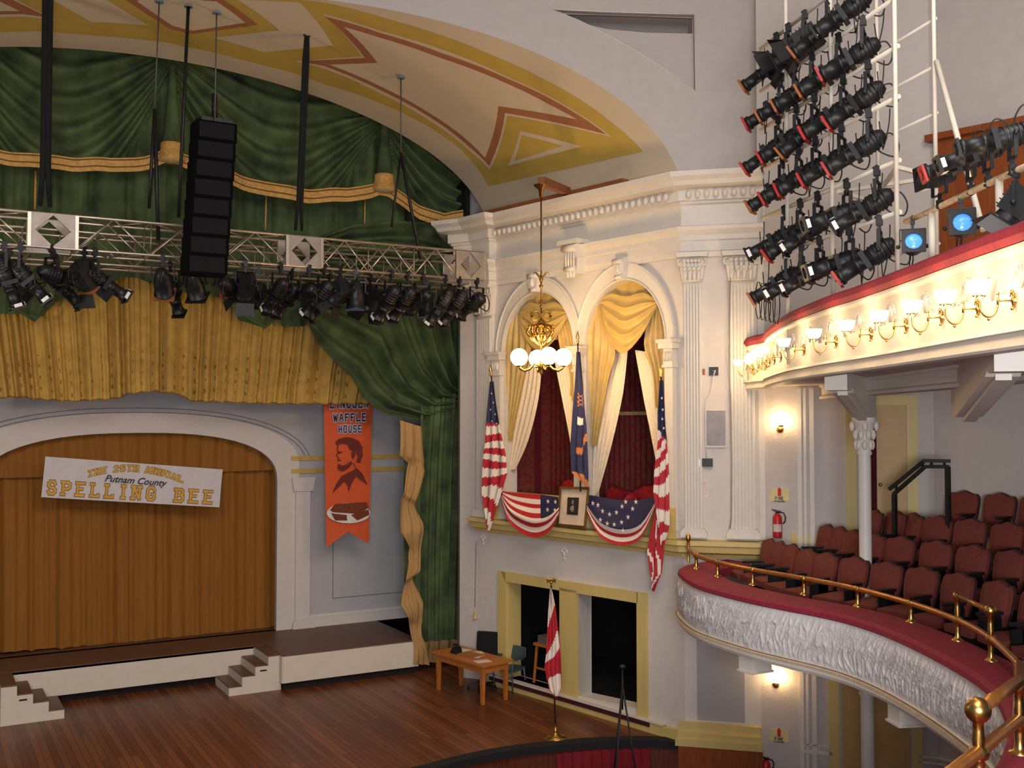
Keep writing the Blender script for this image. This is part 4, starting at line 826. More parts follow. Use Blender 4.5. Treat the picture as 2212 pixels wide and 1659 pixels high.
# office chair behind the desk
def chair(px, py, lab, kind, face, lean=.1):
    c = st(px, py); F_ = Vector((math.cos(face), math.sin(face), 0)); R_ = Vector((-F_.y, F_.x, 0)); root = thing('office_chair' if kind == 'o' else 'metal_armchair', c, lab, 'chair')
    q = lambda a, b, z: c+F_*a+R_*b+Vector((0, 0, z))
    if kind == 'o':
        m = MB(); m.grid(lambda u, v: q(-.26-.05*v+.03*math.sin(math.pi*u), (u-.5)*.46, .55+.5*v), 8, 6); m.grid(lambda u, v: q(-.33-.05*v, (u-.5)*.46, .55+.5*v), 8, 6)
        m.hexa([q(-.33, -.23, .55), q(-.26, -.23, .55), q(-.26, .23, .55), q(-.33, .23, .55), q(-.38, -.22, 1.06), q(-.31, -.22, 1.06), q(-.31, .22, 1.06), q(-.38, .22, 1.06)]); m.build('backrest', blackcloth, root)
        m = MB(); m.box(q(0, 0, .46), .5, .5, .09, d=F_); m.build('seat', blackcloth, root)
        m = MB(); m.tube([q(0, 0, .08), q(0, 0, .42)], .03, 8); m.build('column', black, root)
        for k in range(5):
            a = k*1.257; m = MB(); m.bar(q(0, 0, .1), q(.3*math.cos(a), .3*math.sin(a), .07), .04); l = m.build('foot', black, root); m = MB(); m.ball(q(.3*math.cos(a), .3*math.sin(a), .03), .03, 8); m.build('caster', black, l)
        for s_ in (-1, 1): m = MB(); m.bar(q(-.15, s_*.27, .66), q(.15, s_*.27, .66), .05); m.bar(q(-.05, s_*.26, .46), q(-.05, s_*.27, .66), .03); m.build('armrest', black, root)
    else:
        gm = mat('grey_chair_metal', C(96, 104, 108), .4, .4); gp = mat('grey_green_vinyl', C(60, 74, 74), .5)
        m = MB(); m.box(q(0, 0, .44), .44, .46, .06, d=F_); m.build('seat', gp, root); m = MB(); m.hexa([q(-.2, -.21, .6), q(-.17, -.21, .6), q(-.17, .21, .6), q(-.2, .21, .6), q(-.26, -.2, .84), q(-.23, -.2, .84), q(-.23, .2, .84), q(-.26, .2, .84)]); m.build('backrest', gp, root)
        for s_ in (-1, 1):
            m = MB(); m.tube([q(.18, s_*.24, 0), q(.2, s_*.24, .44), q(.17, s_*.25, .64), q(-.2, s_*.25, .66), q(-.24, s_*.22, .84)], .014, 6); m.build('leg', gm, root)
            m = MB(); m.tube([q(-.24, s_*.24, 0), q(-.17, s_*.24, .44)], .014, 6); m.build('leg', gm, root); m = MB(); m.box(q(0, s_*.25, .67), .26, .05, .025, d=F_); m.build('armrest', gp, root)
chair(1044, 1487, 'black office chair standing behind the oak desk', 'o', math.radians(225)); chair(1100, 1491, 'grey metal armchair standing in front of the dark doorway', 'm', math.radians(200))
# bar stool inside the doorway
c = BX.P(3.72, -.34, .2); root = thing('wooden_stool', c, 'tall orange wooden stool standing inside the dark doorway', 'stool')
for a, b in ((-.2, -.16), (.2, -.16), (.2, .16), (-.2, .16)): m = MB(); m.bar(c+BX.d*a*1.15+BX.n*b*1.15, c+BX.d*a*.9+BX.n*b*.9+zup*.74, .04); m.build('leg', oak, root)
m = MB(); m.box(c+zup*.76, .46, .4, .05, d=BX.d); m.build('seat', oak, root); m = MB(); m.bar(c+BX.d*.21+BX.n*.17+zup*.3, c-BX.d*.21+BX.n*.17+zup*.3, .03); m.bar(c+BX.d*.21-BX.n*.17+zup*.3, c-BX.d*.21-BX.n*.17+zup*.3, .03); m.build('stretcher', oak, root)
m = MB(); m.box(c+zup*.86-BX.d*.02, .34, .3, .15, d=BX.d); m.build('cardboard_box', mat('grey_brown_board', C(96, 88, 80), .8), label='small grey carton resting on the tall wooden stool', cat='box')
# flag stand on the stage
base = st(1200, 1594); Fc = Frame((base.x, base.y), (base.x+sa, base.y-ca)); root = thing('flag_stand', base, 'red and white striped flag with a gilt eagle on a brass floor stand', 'flag')
m = MB(); m.lathe([(.2, 0), (.2, .015), (.12, .04), (.05, .07), (.035, .1), (.05, .13), (.02, .16), (.02, .22), (.03, .24)], base, n=20); m.build('base', brass, root)
H_ = 2.58; tipp = Vector((base.x, base.y, H_))-Fc.d*.07
m = MB(); m.tube([base+zup*.1, tipp], .015, 8); m.build('pole', mat('dark_pole_wood', C(60, 36, 24), .4), root)
m = MB(); m.ball(tipp+zup*.04, .03, 8); m.ball(tipp+zup*.09, .035, 8, sq=(.7, .7, 1.3))
for s_ in (-1, 1): m.add([tipp+zup*.08, tipp+Fc.d*s_*.05+zup*.14, tipp+Fc.d*s_*.085+zup*.1, tipp+Fc.d*s_*.07+zup*.02, tipp+Fc.d*s_*.03+zup*.05, tipp+Fc.n*.02+zup*.08], [(0, 1, 5), (1, 2, 5), (2, 3, 5), (3, 4, 5), (4, 0, 5), (4, 3, 2, 1, 0)])
m.build('eagle_finial', brass, root)
def dcf(u, v):
    k = v+(u-.5)*.12
    if u > .94 or v > .96 or (u < .05 and v > .7): return 0
    return 0 if (.22 < k < .37 or .48 < k < .66) else 1
m = sheet([(1188, 1270), (1184, 1321), (1180, 1409), (1176, 1441), (1187, 1490), (1198, 1506)], [(1192, 1270), (1201, 1314), (1210, 1391), (1213, 1455), (1213, 1483), (1203, 1508)], 20, 80, Fc.at(.03), Fc.n, lambda u, v: .035*math.sin(u*12+v*3), dcf); m.build('cloth', [fred, fwhite], root)
# black stand with a small lamp head in front of the apron
b0 = atd(1345, 1600, 16.0); b0.z = -1.3; root = thing('tripod_stand', b0, 'thin black tripod stand rising in front of the stage edge', 'stand'); tp = Vector((b0.x, b0.y, atd(1347, 1478, 16.0).z))
for a in (-2.7, -.2, 1.6): m = MB(); m.tube([tp-zup*.02, Vector((b0.x+.42*math.cos(a), b0.y+.42*math.sin(a), -1.3))], .014, 6); m.build('leg', black, root)
m = MB(); m.tube([tp-zup*.4, tp+zup*.22], .012, 6); m.build('pole', black, root); m = MB(); m.ball(tp+zup*.26, .05, 10, sq=(1, 1, .7)); m.build('head', black, root)
# step units
def steps(x0, dirn, lab):
    root = thing('step_unit', (x0+dirn*.52, 20.95, 0), lab, 'stairs', 'white step units in front of the platform'); m = MB()
    pr = [(0, 0), (0, .15), (.26, .15), (.26, .33), (.52, .33), (.52, .5), (.78, .5), (.78, .67), (1.04, .67), (1.04, 0)]
    m.prism([[(x0+dirn*a, b) for a, b in pr]], lambda u, w, z: Vector((u, 20.42+w, z)), 0, 1.05); m.build('body', whitepaint, root)
    for k in range(4): m = MB(); m.box((x0+dirn*(.13+.26*k), 20.945, .163+.173*k), .25, 1.0, .022); m.build('tread', darkboards, root)
    m = MB(); m.box((x0+dirn*.68, 20.415, .42), .13, .012, .025); m.build('hand_slot', darkroom, root)
steps(5.38, 1, 'white four-step unit with dark treads beside the short right-hand platform front'); steps(2.42, -1, 'white four-step unit with dark treads at the frame edge')
# pull cord, wall ornaments
root = thing('pull_cord', BX.px(1026, 1330, .05), 'thin cord with a tasselled pull hanging on the plain wall by the green curtain', 'cord')
m = MB(); m.tube([BX.px(1028, 1172, .04), BX.px(1026, 1312, .04)], .006, 5); m.build('cord', mat('brown_cord', C(110, 86, 60), .8), root); m = MB(); m.lathe([(.01, .16), (.03, .1), (.03, .04), (.05, 0)], BX.px(1026, 1336, .06), n=10); m.build('tassel', mat('straw_tassel', C(190, 160, 110), .8), root)
f = MB()
for x, y in ((1044, 1165), (1219, 1196)):
    for a, b, r in ((0, 0, .06), (.06, .05, .045), (-.06, .05, .045), (0, -.09, .04), (0, .1, .04)): f.ball(BX.px(x, y, .0)+BX.d*a+zup*b, r, 10, sq=(.7, .7, 1))
f.build('trim_22', plaster, kind='structure')
# ================================================ BALCONIES
from mathutils import noise
class Curve:
    def __init__(s, pts):
        s.p = [Vector((a[0], a[1], 0)) for a in pts]; s.c = [0]
        for a, b in zip(s.p, s.p[1:]): s.c.append(s.c[-1]+(b-a).length)
        s.L = s.c[-1]
    def at(s, t):
        t = max(0, min(s.L-1e-6, t)); import bisect
        i = min(len(s.p)-2, bisect.bisect_right(s.c, t)-1); f = (t-s.c[i])/(s.c[i+1]-s.c[i]); return s.p[i].lerp(s.p[i+1], f)
    def tan(s, t): return (s.at(t+.06)-s.at(t-.06)).normalized()
    def nor(s, t):                                          # towards the open middle of the theatre
        d = s.tan(t); return Vector((d.y, -d.x, 0))
    def hit(s, px, last=False, py=905):
        d = ray(px, py); out = []
        for i, (a, b) in enumerate(zip(s.p, s.p[1:])):
            e = b-a; det = e.x*(-d.y)+d.x*e.y
            if abs(det) < 1e-9: continue
            q = (a.x*d.y-d.x*a.y)/det; t = (e.y*a.x*-1+e.x*a.y)/det*-1 if False else None
            if -1e-6 <= q <= 1+1e-6:
                P_ = a+e*q
                if P_.dot(Vector((d.x, d.y, 0))) > 0: out.append((s.c[i]+q*e.length, P_))
        return out[-1 if last else 0] if out else None
par = [(11.78, 13.3), (11.2, 13.25), (10.5, 12.93), (10.04, 12.25), (9.74, 11.57), (9.63, 10.94), (9.59, 10.29), (9.62, 9.75), (9.66, 9.28), (9.64, 8.77), (9.48, 8.15), (9.2, 7.49), (8.86, 6.84), (8.58, 6.37), (8.37, 6.06), (8.02, 5.64), (7.45, 5.15), (6.95, 4.82), (6.25, 4.46), (5.2, 4.12), (4.0, 3.95), (2.4, 3.95)]
LC = Curve(smooth(par, 8)); lpath = [(p.x, p.y) for p in LC.p]
bal = thing('balcony', (9.6, 10, 2.2), 'lower balcony with white relief front and wine-red padded rail top', 'balcony', kind='structure')
m = MB(); m.sweep(lpath, [(-.56, 2.9), (-.56, 3.03), (-.53, 3.06), (-.03, 3.06), (.02, 3.03), (.03, 2.98), (.0, 2.96)], side=-1); m.build('padded_cap', redpad, bal)
def relf(s, h):
    p = LC.at(s); n = LC.nor(s); a = Vector((s*2.2, h*2.6, 3)); w = noise.noise(a*.8)*1.2
    r = 1-abs(noise.noise(Vector((s*13+w*1.6+h*4.5, h*2.4+s*.5, 1))))*3.0; r2 = 1-abs(noise.noise(Vector((s*27-h*5, h*6+w, 7))))*2.8
    e = .75*max(0, min(1, (h-.06)*7, (1-h)*7)); arcs = max(0, 1-abs(math.sin(s*3.4+h*2.2+w*.6))*4.5)
    return p+n*(.03*math.sin(math.pi*h)+e*(.03*max(0, r)**2+.008*max(0, r2)**2+.022*arcs))+Vector((0, 0, 2.97-h*.6))
NS_ = 1500
s1 = LC.L-1.0; m = MB(); m.grid(lambda u, v: relf(s1*u, v), NS_, 44); m.build('relief_front', relief, bal)
m = MB(); m.sweep(lpath, [(-.3, 2.38), (.05, 2.38), (.06, 2.36), (.05, 2.34), (.02, 2.33), (.04, 2.29), (.02, 2.25), (-.06, 2.225), (-.3, 2.23), (-3.4, 2.25)], side=-1); m.build('lower_moulding', trimwhite, bal)
m = MB(); n_ = int(s1/.05)
for k in range(n_):
    s_ = s1*(k+.5)/n_; p = LC.at(s_); m.box(p+LC.nor(s_)*.075+Vector((0, 0, 2.352)), .028, .012, .02, d=LC.tan(s_))
m.build('bead_row', mat('gilt_bead', C(196, 168, 122), .5), bal)
m = MB(); m.sweep(lpath, [(.052, 2.385), (.062, 2.385), (.062, 2.374), (.052, 2.374)], side=-1); m.build('gilt_line', mat('thin_gilt_line', C(150, 104, 60), .5), bal)
for x, y in ((1590, 1425), (1905, 1560)):
    s_, p = LC.hit(x+(12 if x < 1700 else 12)); n = LC.nor(s_); t = LC.tan(s_); g = MB(); c = p-n*.2
    g.box(c+Vector((0, 0, 2.13)), .26, .34, .2, d=t); g.box(c+Vector((0, 0, 2.04)), .3, .38, .025, d=t); g.build('bracket_beam', trimwhite, bal)
# stepped floor
i0 = next(i for i, p in enumerate(lpath) if p[1] < 11.9); sub = lpath[i0:]
carp = mat('brown_carpet', C(70, 40, 34), .95, var=.2, scale=40)
m = MB(); m.sweep(sub, [(-.5, 2.15), (-.5, 2.55), (-1.8, 2.55), (-1.8, 2.79), (-2.65, 2.79), (-2.65, 3.04), (-3.5, 3.04), (-3.5, 3.36), (-4.3, 3.36)], side=-1); m.build('stepped_floor', carp, bal)
m = MB(); m.add([Vector((x, y, 2.54)) for x, y in ((10.9, 13.0), (10.4, 12.3), (10.1, 11.5), (13.3, 11.5), (12.2, 12.9), (11.8, 13.2))], [(0, 1, 2, 3, 4, 5)])
m.build('end_floor', carp, bal)
f = MB(); f.prism([[(.5, 3.36), (W3.L, 3.36), (W3.L, 3.52), (.5, 3.52)]], W3.P, 0, .03); f.prism([[(0, 3.36), (6, 3.36), (6, 3.52), (0, 3.52)]], WR.P, 0, .03); f.build('baseboard_side', yellow, kind='structure')

# ---- brass rail on the lower balcony
def capbase(x, y): return atz(x, y, 3.06)
posts = [(1487, 1214), (1504, 1229), (1550, 1246), (1626, 1264), (1737, 1285), (1853, 1310), (1968, 1344), (2069, 1384), (2141, 1428)]
pb = [capbase(*q) for q in posts]+[capbase(2203, 1490)]
rail = thing('brass_rail', (pb[3].x, pb[3].y, 3.06), 'long brass and wood handrail curving along the wine-red top of the lower balcony', 'railing')
last2 = capbase(2203, 1627); b2 = Vector((atd(2114, 1620, 6.6).x, atd(2114, 1620, 6.6).y, 3.06))
zR = 3.275; zU = 3.53
curve_pts = [(p.x, p.y, zR) for p in pb]; rl = [Vector(q) for q in smooth(curve_pts, 6)]
m = MB(); m.tube(rl, .034, 10); m.build('rail_bar', wood_rail, rail)
def post(p, tall=False, ball=None, scale=1.25):
    pr = [(.05, 0), (.05, .012), (.03, .02), (.024, .04), (.021, .1), (.023, .14), (.021, .17), (.034, .185), (.04, .2+.015), (.034, .245), (.02, .255)]
    m = MB(); m.lathe([(r*scale, h) for r, h in pr], p, n=12)
    if tall: m.lathe([(.02*scale, .25), (.024*scale, .3), (.02*scale, .36), (.02*scale, .42), (.032*scale, .435), (.036*scale, .47), (.03*scale, .5), (.001, .51)], p, n=12)
    if ball: m.ball(p+Vector((0, 0, .485)), ball, 16)
    m.build('post', brass, rail)
for i, p in enumerate(pb):
    if i == 0: m = MB(); m.lathe([(.03, 0), (.02, .03), (.018, .2), (.03, .23), (.018, .26), (.03, .29), (.02, .32), (.035, .35), (.045, .39), (.035, .43), (.02, .46), (.001, .47)], p, n=12); m.build('finial_post', brass, rail)
    else: post(p, i in (7, 8), .058 if i == 8 else None)
m = MB(); m.tube([pb[7]+Vector((0, 0, .47)), pb[8]+Vector((0, 0, .485))], .026, 10); m.build('upper_bar', wood_rail, rail)
rail = thing('brass_rail', (b2.x, b2.y, 3.06), 'nearest short double brass and wood handrail with a large ball at the frame corner', 'railing')
far = last2; bx = atd(2050, 1659, 5.75); bx.z = zR+.02
post(far, True, None, 1.5); post(b2, True, .082, 1.7)
u_end = far+Vector((.55, .72, 0))
m = MB(); m.tube([far+Vector((0, 0, .5)), b2+Vector((0, 0, .485))], .043, 12); m.build('upper_bar', wood_rail, rail)
dlow = (b2-far); e3 = b2+dlow*2.6; e3.z = 3.06
m = MB(); m.tube([Vector((pb[9].x, pb[9].y, zR)), far+Vector((0, 0, .235)), b2+Vector((0, 0, .225)), e3+Vector((0, 0, .215))], .043, 12); m.build('rail_bar', wood_rail, rail)

# ---- theatre seats
seat0 = thing('theatre_seat', (0, 0, 0), 'x', 'seat', 'theatre seats of the lower balcony')
def backshape(k=1.0): return [(-.2, .44), (-.235, .6), (-.245, .78), (-.235, .86), (-.2, .9), (-.13, .9), (-.06, .93), (0, .945), (.06, .93), (.13, .9), (.2, .9), (.235, .86), (.245, .78), (.235, .6), (.2, .44)]
# local: x across, +y the way the sitter faces
m = MB(); bs = backshape()
def bp(a, w, z): return Vector((a, -.2-(z-.44)*.22+w, z))
m.prism([bs], bp, -.05, 0)
cent = (0, .68); k0 = len(m.v)
def cush(u, v):
    a = 2*math.pi*u; q = bs[int(u*len(bs)) % len(bs)]; f_ = u*len(bs); i = int(f_) % len(bs); fr = f_-int(f_); r = bs[(i+1) % len(bs)]
    x = bs[i][0]*(1-fr)+r[0]*fr; z = bs[i][1]*(1-fr)+r[1]*fr; s_ = .93*(1-v); return bp(cent[0]+(x-cent[0])*s_, .045*math.sin(v*math.pi/2)**.6, cent[1]+(z-cent[1])*s_)
m.grid(cush, 30, 5); m.build('backrest', seatred, seat0, local=True)
m = MB(); m.prism([[(a*1.04, .68+(b-.68)*1.04) for a, b in bs]], bp, -.075, -.045); m.build('back_shell', mat('dark_seat_shell', C(52, 26, 24), .6), seat0, local=True)
m = MB(); m.grid(lambda u, v: Vector(((u-.5)*.46, -.18+.44*v, .43+.05*math.sin(math.pi*u)**.5*math.sin(math.pi*min(1, v*.6+.4))**.5)), 10, 8); m.box((0, .04, .385), .46, .44, .09); m.build('seat', seatred, seat0, local=True)
m = MB(); m.box((-.265, -.04, .3), .03, .16, .6); m.box((-.265, .02, .46), .03, .3, .2); m.box((-.265, .0, .015), .07, .3, .03); m.build('standard', black, seat0, local=True)
m = MB(); m.box((-.265, .02, .62), .055, .34, .035); m.build('armrest', mat('black_armrest', C(24, 20, 20), .5), seat0, local=True)
rowp = [([(11.66, 12.85), (11.5, 12.45), (11.4, 12.13), (11.3, 11.78), (11.05, 11.14), (10.97, 10.6), (10.97, 9.05), (10.93, 8.5), (10.8, 7.9), (10.6, 7.3), (10.3, 6.7), (9.9, 6.1), (9.3, 5.5)], [1616, 1637, 1664, 1698, 1742, 1807, 1877, 1951, 2023, 2101, 2176, 2252], 2.55),
        ([(12.3, 12.2), (12.2, 11.9), (12.1, 11.54), (11.93, 11.11), (11.81, 10.6), (11.83, 8.9), (11.72, 8.1), (11.45, 7.2)], [1741, 1768, 1799, 1846, 1909, 1987, 2064, 2137, 2205, 2280], 2.79),
        ([(12.6, 11.7), (12.65, 11.35), (12.68, 10.93), (12.70, 10.6), (12.66, 10.0), (12.69, 9), (12.6, 8.2), (12.35, 7.4)], [1843, 1892, 1929, 1991, 2064, 2141, 2209, 2285], 3.04),
        ([(13.48, 10.4), (13.54, 9.7), (13.55, 9.0), (13.42, 8.0)], [2053, 2130, 2204, 2280], 3.36)]
ORD = ['first', 'second', 'third', 'fourth', 'fifth', 'sixth', 'seventh', 'eighth', 'ninth', 'tenth', 'eleventh', 'twelfth']
RN = ['front row', 'second row up', 'third row up', 'back row']
tree = tree_of(seat0); used = False
for ri, (rp, pxs, zf) in enumerate(rowp):
    RC = Curve(smooth(rp, 5))
    for k, x in enumerate(pxs):
        h = RC.hit(x)
        if not h: print('MISS', ri, x); continue
        s_, p = h; n = RC.nor(s_); o = seat0 if not used else copy_tree(seat0, None, tree); used = True
        o.location = (p.x, p.y, zf); fa = {0: [154, 156, 160, 165, 172], 1: [156, 160, 166, 173], 2: [158, 163, 170]}.get(ri, [])
        if k < len(fa): n = Vector((math.cos(math.radians(fa[k])), math.sin(math.radians(fa[k])), 0))
        o.rotation_euler = (0, 0, math.atan2(-n.x, n.y))
        o['label'] = 'brown-red theatre seat, %s from the box end of the %s' % (ORD[k], RN[ri])
# black handrail beside the back row
h0 = thing('handrail', atd(1932, 1120, 15.6), 'black square-tube handrail rising beside the back row of seats', 'railing')
hp_ = lambda x, y, t=15.6: atd(x, y, t)
m = MB(); m.bar(hp_(1932, 1068), Vector((hp_(1932, 1068).x, hp_(1932, 1068).y, 3.04)), .06); m.build('post', black, h0); m = MB(); m.bar(hp_(2047, 1008, 15.0), Vector((hp_(2047, 1008, 15).x, hp_(2047, 1008, 15).y, 3.36)), .06); m.build('post', black, h0)
m = MB(); m.bar(hp_(1930, 1068), hp_(1998, 1008, 15.2), .05); m.bar(hp_(1997, 1008, 15.2), hp_(2050, 1008, 15.0), .05); m.build('lower_bar', black, h0)
m = MB(); m.bar(hp_(1921, 1057), hp_(1996, 996, 15.2), .05); m.bar(hp_(1994, 995, 15.2), hp_(2053, 996, 15.0), .05)
for x, y, x2, y2 in ((1936, 1062, 1936, 1048), (1994, 1010, 1992, 1000), (2012, 1008, 2012, 996), (2040, 1008, 2040, 996)): m.bar(hp_(x, y, 15.3), hp_(x2, y2, 15.3), .03)
m.build('handrail_bar', black, h0)

# ---- upper balcony
zc = 6.6
upx = [(1640, 748), (1660, 730), (1699, 704), (1750, 683), (1800, 665), (1850, 650), (1944, 618), (2050, 580), (2130, 552), (2207, 526), (2300, 492)]
up = [(12.0, 13.02), (11.75, 12.55)]+[tuple(atz(x, y, zc))[:2] for x, y in upx]; up[2] = (11.55, 12.1)
up += [(up[-1][0]-.5, up[-1][1]-.6), (up[-1][0]-1.3, up[-1][1]-1.1)]
UC = Curve(smooth(up, 8)); upath = [(p.x, p.y) for p in UC.p]
ub = thing('balcony', (9, 9, 5.9), 'upper balcony with plain cream front, red padded top and a row of gas lamps', 'balcony', kind='structure')
m = MB(); m.sweep(upath, [(-.35, 6.6), (-.35, 6.72), (-.3, 6.75), (0, 6.75), (.04, 6.72), (.05, 6.66), (.03, 6.61), (0, 6.6)], side=-1, close=True); m.build('padded_cap', redpad, ub)
m = MB(); m.sweep(upath, [(-.3, 6.6), (.03, 6.6), (.035, 6.57), (.0, 6.54), (-.01, 6.05), (.02, 6.03), (.05, 6.03), (.06, 6.0), (.03, 5.99), (.04, 5.9), (.03, 5.88), (-.12, 5.88)], side=-1); m.build('front', trimwhite, ub)
m = MB(); m.sweep(upath, [(-.12, 5.88), (-.14, 5.94), (-6, 5.98)], side=-1); m.sweep(upath, [(-.2, 6.6), (-.25, 6.1), (-6, 6.1)], side=-1); m.build('soffit', plaster_low, ub)
m = MB()
k = 0
while k < UC.L-1.4:                                          # raised ornaments between the lamps
    s_ = 1.0+k; p = UC.at(s_); n = UC.nor(s_); t = UC.tan(s_); c = p+n*.0+Vector((0, 0, 6.36))
    if int(round(k/.42)) % 2 == 0:
        m.tube([c+t*(.13*math.cos(a*.314))+Vector((0, 0, .11*math.sin(a*.314))) for a in range(11)], .012, 5)
        for j in range(5): m.tube([c-Vector((0, 0, .06)), c+t*.1*math.cos(.6+j*.48)+Vector((0, 0, .1*math.sin(.6+j*.48)))], .011, 5)
    else:
        for j in range(-2, 3): m.tube([c-Vector((0, 0, .1)), c+t*j*.03+Vector((0, 0, .05)), c+t*j*.055+Vector((0, 0, .09-abs(j)*.02))], .012, 5)
    for sg in (-1, 1): m.tube([c+t*sg*(.14+.02*j)+Vector((0, 0, -.05-.02*math.sin(j*1.2))) for j in range(6)], .01, 5)
    k += .42
m.build('ornament', trimwhite, ub)
# ring beam, cross beams, columns under the upper balcony
colp = Vector((11.45, 10.08, 0))
rb = [(12.8, 12.0), (colp.x, colp.y), (8.73, 6.06), (6.3, 3.2)]
m = MB(); m.sweep(rb, [(-.14, 6.0), (-.14, 5.72), (.14, 5.72), (.14, 5.76), (.1, 5.78), (.1, 5.9), (.14, 5.92), (.14, 6.0)], side=-1, close=True); m.build('ring_beam', trimwhite, ub)
def xbeam(ptip, pcol, zt=5.74):
    d = (pcol-ptip).normalized(); L = (pcol-ptip).length; n = Vector((-d.y, d.x, 0)); g = MB()
    g.prism([[(0, 5.96), (0, zt), (.32, zt), (.42, zt+.05), (.55, zt-.02), (L-.1, 5.42), (L+.3, 5.42), (L+.3, 5.96)]], lambda u, w, z: ptip+d*u+n*w+Vector((0, 0, z)), -.13, .13)
    g.prism([[(.5, zt-.0), (.5, zt-.05), (L-.14, 5.37), (L-.1, 5.42)]], lambda u, w, z: ptip+d*u+n*w+Vector((0, 0, z)), -.06, .06)
    g.build('cross_beam', trimwhite, ub)
t1_ = UC.hit(1742)[1]-UC.nor(UC.hit(1742)[0])*.35; xbeam(t1_, colp)
t2_ = UC.hit(2104)[1]-UC.nor(UC.hit(2104)[0])*.3; xbeam(t2_, Vector((9.6, 6.9, 0))+Vector((-.1, .1, 0)), 5.76)
def column(p, z0, z1, r, lab):
    root = thing('column', (p.x, p.y, z0), lab, 'column', kind='structure')
    m = MB(); m.lathe([(r*1.5, z0), (r*1.5, z0+.08), (r*1.1, z0+.14), (r, z0+.2), (r, z1-.62), (r*.95, z1-.5)], p, n=20); m.build('shaft', trimwhite, root)
    m = MB(); m.lathe([(r*1.15, z1-.52), (r*1.2, z1-.49), (r*1.05, z1-.46), (r*1.15, z1-.25), (r*1.7, z1-.08), (r*1.9, z1-.07), (r*1.9, z1)], p, n=20)
    for row, (h, n, q) in enumerate(((-.38, 8, 1.25), (-.24, 8, 1.5), (-.12, 4, 1.9))):
        for i in range(n): a = i*2*math.pi/n+row*.4; m.ball(p+Vector((math.cos(a)*r*q, math.sin(a)*r*q, z1+h)), .045, 8, sq=(.8, .8, 1.6))
    m.build('capital', trimwhite, root)
column(colp, 2.7, 5.42, .085, 'slender white column with leafy capital rising between the seat rows')
column(colp+Vector((.0, .0, 0)), -1.31, 2.1, .09, 'plain slender white column under the lower balcony')

# ---- gas lamps of the upper balcony
lamp0 = thing('gas_lamp', (0, 0, 0), 'x', 'lamp', 'brass gas lamps along the upper balcony front')
m = MB(); m.lathe([(.03, 0), (.022, .02)], (0, 0, 0), (0, 1, 0), 10); m.tube([(0, .01, -.05), (0, .01, .05)], .012, 6); m.ball((0, .02, .06), .016, 8); m.ball((0, .02, -.055), .014, 8); m.tube([(-.03, .02, .03), (-.015, .02, .06), (0, .02, .045), (.015, .02, .06), (.03, .02, .03)], .006, 5); m.build('wall_plate', brass, lamp0, local=True)
m = MB(); m.tube([(0, .01, 0), (0, .12, 0)], .007, 6); m.tube([(0, .12, .045), (0, .12, -.03)], .009, 6); m.ball((0, .12, .05), .013, 8)
m.tube([(0, .12, -.02)]+[(0, .185-.065*math.cos(a*.314), -.02-.095*math.sin(a*.314)) for a in range(1, 10)]+[(0, .25, -.02), (0, .25, .03)], .007, 6); m.ball((0, .185, -.13), .011, 8)
m.tube([(-.045, .25, .03), (-.02, .25, .04), (.02, .25, .04), (.045, .25, .03)], .007, 5); m.tube([(0, .205, .03), (0, .23, .04), (0, .27, .04), (0, .295, .03)], .007, 5); m.build('arm', brass, lamp0, local=True)
m = MB(); m.lathe([(.035, .04), (.06, .055), (.075, .09), (.085, .135), (.08, .135), (.07, .09), (.05, .06), (.001, .05)], (0, .25, 0), n=16); m.build('glass_shade', glow2, lamp0, local=True)
tree = tree_of(lamp0)
la = [UC.hit(x)[0] for x in (2197, 2119, 2040, 1963, 1886, 1810, 1740, 1690)]
step = .62; la += [la[-1]-.68, la[-1]-1.3, la[-1]-1.9, la[-1]-2.5, la[-1]-3.1]
LN = ['nearest gas lamp, half cut by the frame edge', 'second gas lamp from the frame edge', 'third gas lamp from the frame edge', 'gas lamp above the nearer white bracket beam end', 'fifth gas lamp from the frame edge', 'sixth gas lamp from the frame edge', 'gas lamp over the beam that meets the slender column', 'gas lamp at the start of the tight bend', 'gas lamp on the tight bend, sixth from the wall', 'gas lamp on the tight bend, above the wall sconce', 'third gas lamp from the fluted pilaster', 'second gas lamp from the fluted pilaster', 'gas lamp closest to the fluted pilaster']
for i, s_ in enumerate(la):
    if s_ < .15: continue
    o = lamp0 if i == 0 else copy_tree(lamp0, None, tree); p = UC.at(s_); n = UC.nor(s_)
    o.location = (p.x+n.x*.0, p.y+n.y*.0, 6.22); o.rotation_euler = (0, 0, math.atan2(-n.x, n.y)); o['label'] = LN[i]+', lit white glass'

# ---- wall fittings
def sconce(F, x, y, lab):
    u, z = F.uz(x, y); root = thing('wall_sconce', F.P(u, 0, z-.15), lab, 'lamp'); m = MB()
    m.lathe([(.06, 0), (.06, .01), (.03, .03), (.001, .035)], F.P(u-.02, 0, z-.12), F.n, 14); m.tube([F.P(u-.02, .02, z-.12)]+[F.P(u-.02+.03*math.sin(a*.5), .02+.022*a, z-.12-.05*math.sin(a*.63)) for a in range(6)]+[F.P(u, .14, z-.06)], .008, 6)
    m.lathe([(.02, -.08), (.06, -.055), (.065, -.045)], F.P(u, .14, z), n=12); m.build('bracket', brass, root)
    m = MB(); m.ball(F.P(u, .14, z), .085, 16, sq=(1, 1, .85)); m.build('glass_globe', glow, root); return root
sconce(W3, 1688, 912, 'lit brass wall sconce on the white wall just under the upper balcony'); sconce(W3, 1678, 1463, 'lit glass globe wall sconce beneath the lower balcony front')
